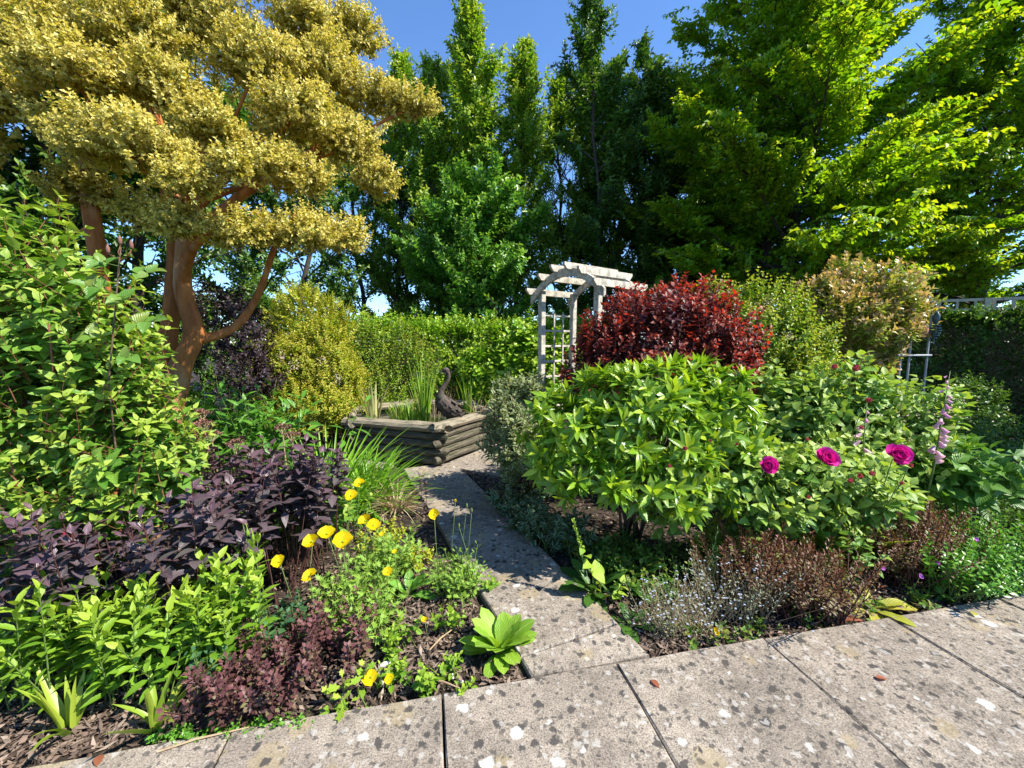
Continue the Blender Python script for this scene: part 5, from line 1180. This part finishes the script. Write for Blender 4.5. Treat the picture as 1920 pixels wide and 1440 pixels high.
# fuchsia flowers and the climbing rose spray over it
for i, p in enumerate(((-2.15, 1.86, .62), (-2.11, 1.86, .615), (-2.38, 1.78, 1.86), (-2.55, 1.8, 1.55))):
    e = bpy.data.objects.new('flower', None); COL.objects.link(e); e.parent = fuch; e.location = Vector(p) - fuch.location
    MB().tube([(0, 0, .05), (0, 0, .03), (0, 0, .012), (0, 0, 0)], [.002, .005, .006, .004], 7).build('tube', M['fuchsia_flower'], e, None, True)
    az = np.arange(4) * 1.571
    for q in az:
        MB().tube([(0, 0, .006), (.011 * math.cos(q), .011 * math.sin(q), -.012), (.014 * math.cos(q), .014 * math.sin(q), -.028)], [.003, .005, .001], 5, 1.4).build('petal', M['fuchsia_flower'], e, None, True)
def rose_spray():
    rng = np.random.default_rng(290); root = thing('climbing_rose', 'long rose shoot with glossy leaves and buds in front of the orange trunk', 'rose', (-1.9, 2.0, SOIL))
    b = np.array((-1.9, 2.0, SOIL)); top = np.array((-1.80, 1.92, 1.98))
    MB().tube([(0, 0, 0), (-.12, .02, .8), (-.08, -.02, 1.4), tuple(top - b)], [.006, .005, .004, .003], 7).build('cane', M['twig_brown'], root, None, True)
    P, D, S = [], [], []
    for z, dx, dy in ((1.45, .16, -.05), (1.55, -.12, .02), (1.62, .18, .03), (1.72, .12, -.08), (1.78, -.10, -.04), (1.85, .15, .02), (1.9, -.12, .0)):
        c = np.array((-1.97 + (z - 1.4) * .25, 1.96, z)); e = c + np.array((dx, dy, .03)); MB().tube([tuple(c - b), tuple(e - b)], [.002, .0015], 4).build('leaf_stalk', M['stalk_green'], root)
        for f, s in ((.55, -1), (.55, 1), (.8, -1), (.8, 1), (1, 0)):
            P.append(c + (e - c) * f); D.append((dx * 3 * (1 if s == 0 else .35), dy + s * .35 - .2, .1 + s * .25)); S.append(rng.uniform(.055, .08))
    S = np.array(S); leaf_objects(Leaves(np.array(P), np.array(D) + rng.normal(0, .12, (len(P), 3)), np.tile((.3, -.6, .7), (len(P), 1)) + rng.normal(0, .2, (len(P), 3)), S, S * .36, None, rng), OVATE, M['glossy_rose'], root)
    for dx, dz in ((0, .03), (.05, .01), (-.06, -.01)):
        stalk(root, top + (0, 0, -.06), top + (dx, 0, dz - .02), .002, M['twig_red'])
        MB().tube([(0, 0, -.02), (0, 0, -.008), (0, 0, .006), (0, 0, .024)], [.003, .008, .008, .002], 7).build('bud', M['sedum_head'], root, Matrix.Translation(Vector(top + (dx, 0, dz)) - root.location), True)
rose_spray()

# faded flower heads, little flowers, pale stems
def fuzz(root, pts, size, mat, seed, n=40, leaf=.016, name='flower_head'):
    rng = np.random.default_rng(seed)
    for p in pts:
        P = np.array(p) + rng.normal(0, size, (n, 3)); lv = Leaves(P, rng.normal(0, 1, (n, 3)), rng.normal(0, 1, (n, 3)), np.full(n, leaf), np.full(n, leaf * .4), None, rng)
        link(name, leaf_mesh(name, lv, KITE, mat, root.location), root)['kind'] = 'stuff'
wg = bpy.data.objects['weigela']; fuzz(wg, [(2.70, 4.35, 1.95), (2.9, 4.3, 1.6)], .035, M['pale_flower'], 301)
fuzz(bpy.data.objects['spiraea'], [(-2.0, 4.3, 1.35), (-2.3, 4.25, 1.3), (-2.5, 4.4, 1.4), (-1.85, 4.3, 1.15)], .03, M['pale_flower'], 302)
fuzz(rose_b, [(3.05, 3.1, .98), (3.3, 3.05, 1.0), (3.38, 3.1, 1.08), (3.0, 3.05, .8)], .04, M['pale_flower'], 303)
cb = bpy.data.objects['cranesbill']; bs2 = bpy.data.objects['bronze_spurge.001']
for i, p in enumerate(((2.12, 2.2, .26), (2.9, 2.42, .32), (2.45, 2.3, .15), (2.6, 2.35, .2))):
    flower_at(cb, p, (0, -.8, .5), 5, .016, M['purple_flower'], 310 + i, ((70, 1.0),), PET, .5, 'flower'); stalk(cb, (p[0], p[1] + .1, SOIL), p, .0015, M['stalk_green'])
for i in range(5):
    p = (3.02 + .04 * i, 2.6, .40 + .02 * (i % 3)); stalk(cb, (p[0] - .02, p[1], .2), p, .0014, M['stalk_green'])
    MB().tube([(0, 0, 0), (0, 0, .006), (0, 0, .01)], [.003, .006, .002], 6).build('seed_head', M['stalk_tan'], cb, Matrix.Translation(Vector(p) - cb.location))
yp = flower_at(bpy.data.objects['forget_me_not'], (1.07, 1.98, .03), (0, -.6, .8), 4, .026, M['poppy_petal'], 320, ((45, 1.0),), PET, .6, 'fallen_flower')

# pebbles, sticks and fallen leaves
for i, (x, y, s, lb) in enumerate(((-.62, 1.83, .028, 'long white pebble in the mulch beside the spurge'), (-.28, 1.76, .016, 'white pebble left of the primula base'), (-.24, 1.73, .014, 'small pale pebble at the patio edge near the primula'), (-.6, 1.72, .012, 'tiny white pebble in the mulch below the long one'), (-.45, 2.6, .014, 'pale pebble in the mulch above the leaf rosette'), (.62, 2.0, .016, 'pale stone at the right bed corner by the path'))):
    o = MB().tube([(-1, 0, 0), (-.8, 0, .02), (-.2, .04, 0), (.5, 0, .03), (.9, 0, 0), (1, 0, 0)], [.15, .42, .55, .48, .25, .08], 8, .8).build('pebble', M['pebble'], None, None, True)
    o.scale = (s, s, s); o.location = (x, y, SOIL + .022); o.rotation_euler = (0, 0, i * 1.3 + .5); tag(o, lb, 'pebble', 'pale pebbles in the mulch')
for i, (x, y, ln, a, lb) in enumerate(((-.36, 2.0, .22, 1.0, 'pale broken stick lying in the mulch above the primula'), (-.5, 1.98, .16, .1, 'dark twig across the mulch left of the stick'), (-.3, 1.7, .18, -.3, 'thin dry stem along the patio edge by the primula'), (-1.2, 1.43, .3, .35, 'dry straw stem lying on the patio edge below the spurge'), (-.5, 2.72, .14, .5, 'short bark splinter near the poppies'))):
    o = MB().tube([(-ln / 2, 0, 0), (-ln * .1, .006, .004), (ln / 2, -.004, 0)], [.003, .004, .0025], 6).build('stick', M['stalk_tan'] if i != 1 else M['twig_brown'])
    o.location = (x, y, SOIL + .035 if i != 3 else .006); o.rotation_euler = (0, 0, a); tag(o, lb, 'stick', 'sticks in the left bed')
def litter():
    rng = np.random.default_rng(330)
    for i, (x, y, z, mat, lb) in enumerate(((1.68, 1.72, .006, 'red_wilt', 'single brown fallen leaf on the patio slabs'), (.64, 1.71, .006, 'red_wilt', 'small red-brown leaf in the patio joint'), (-1.55, 1.37, .004, 'red_wilt', 'dry orange leaf at the patio edge below the daylily'), (2.62, 2.14, .008, 'yellowing', 'pale green leaf lying on the patio at right'), (.4, 2.95, .004, 'pale_flower', 'white petals fallen on the shaded path'))):
        rt = thing('fallen_leaf', lb, 'leaf', (x, y, z))
        a = rng.uniform(0, 6.28); leaf_objects(Leaves(np.array([(x, y, z)]), np.array([(math.cos(a), math.sin(a), .05)]), np.array([(.1, .1, 1.0)]), np.array([.05]), np.array([.015]), None, rng), OVAL, M[mat], rt)
litter()
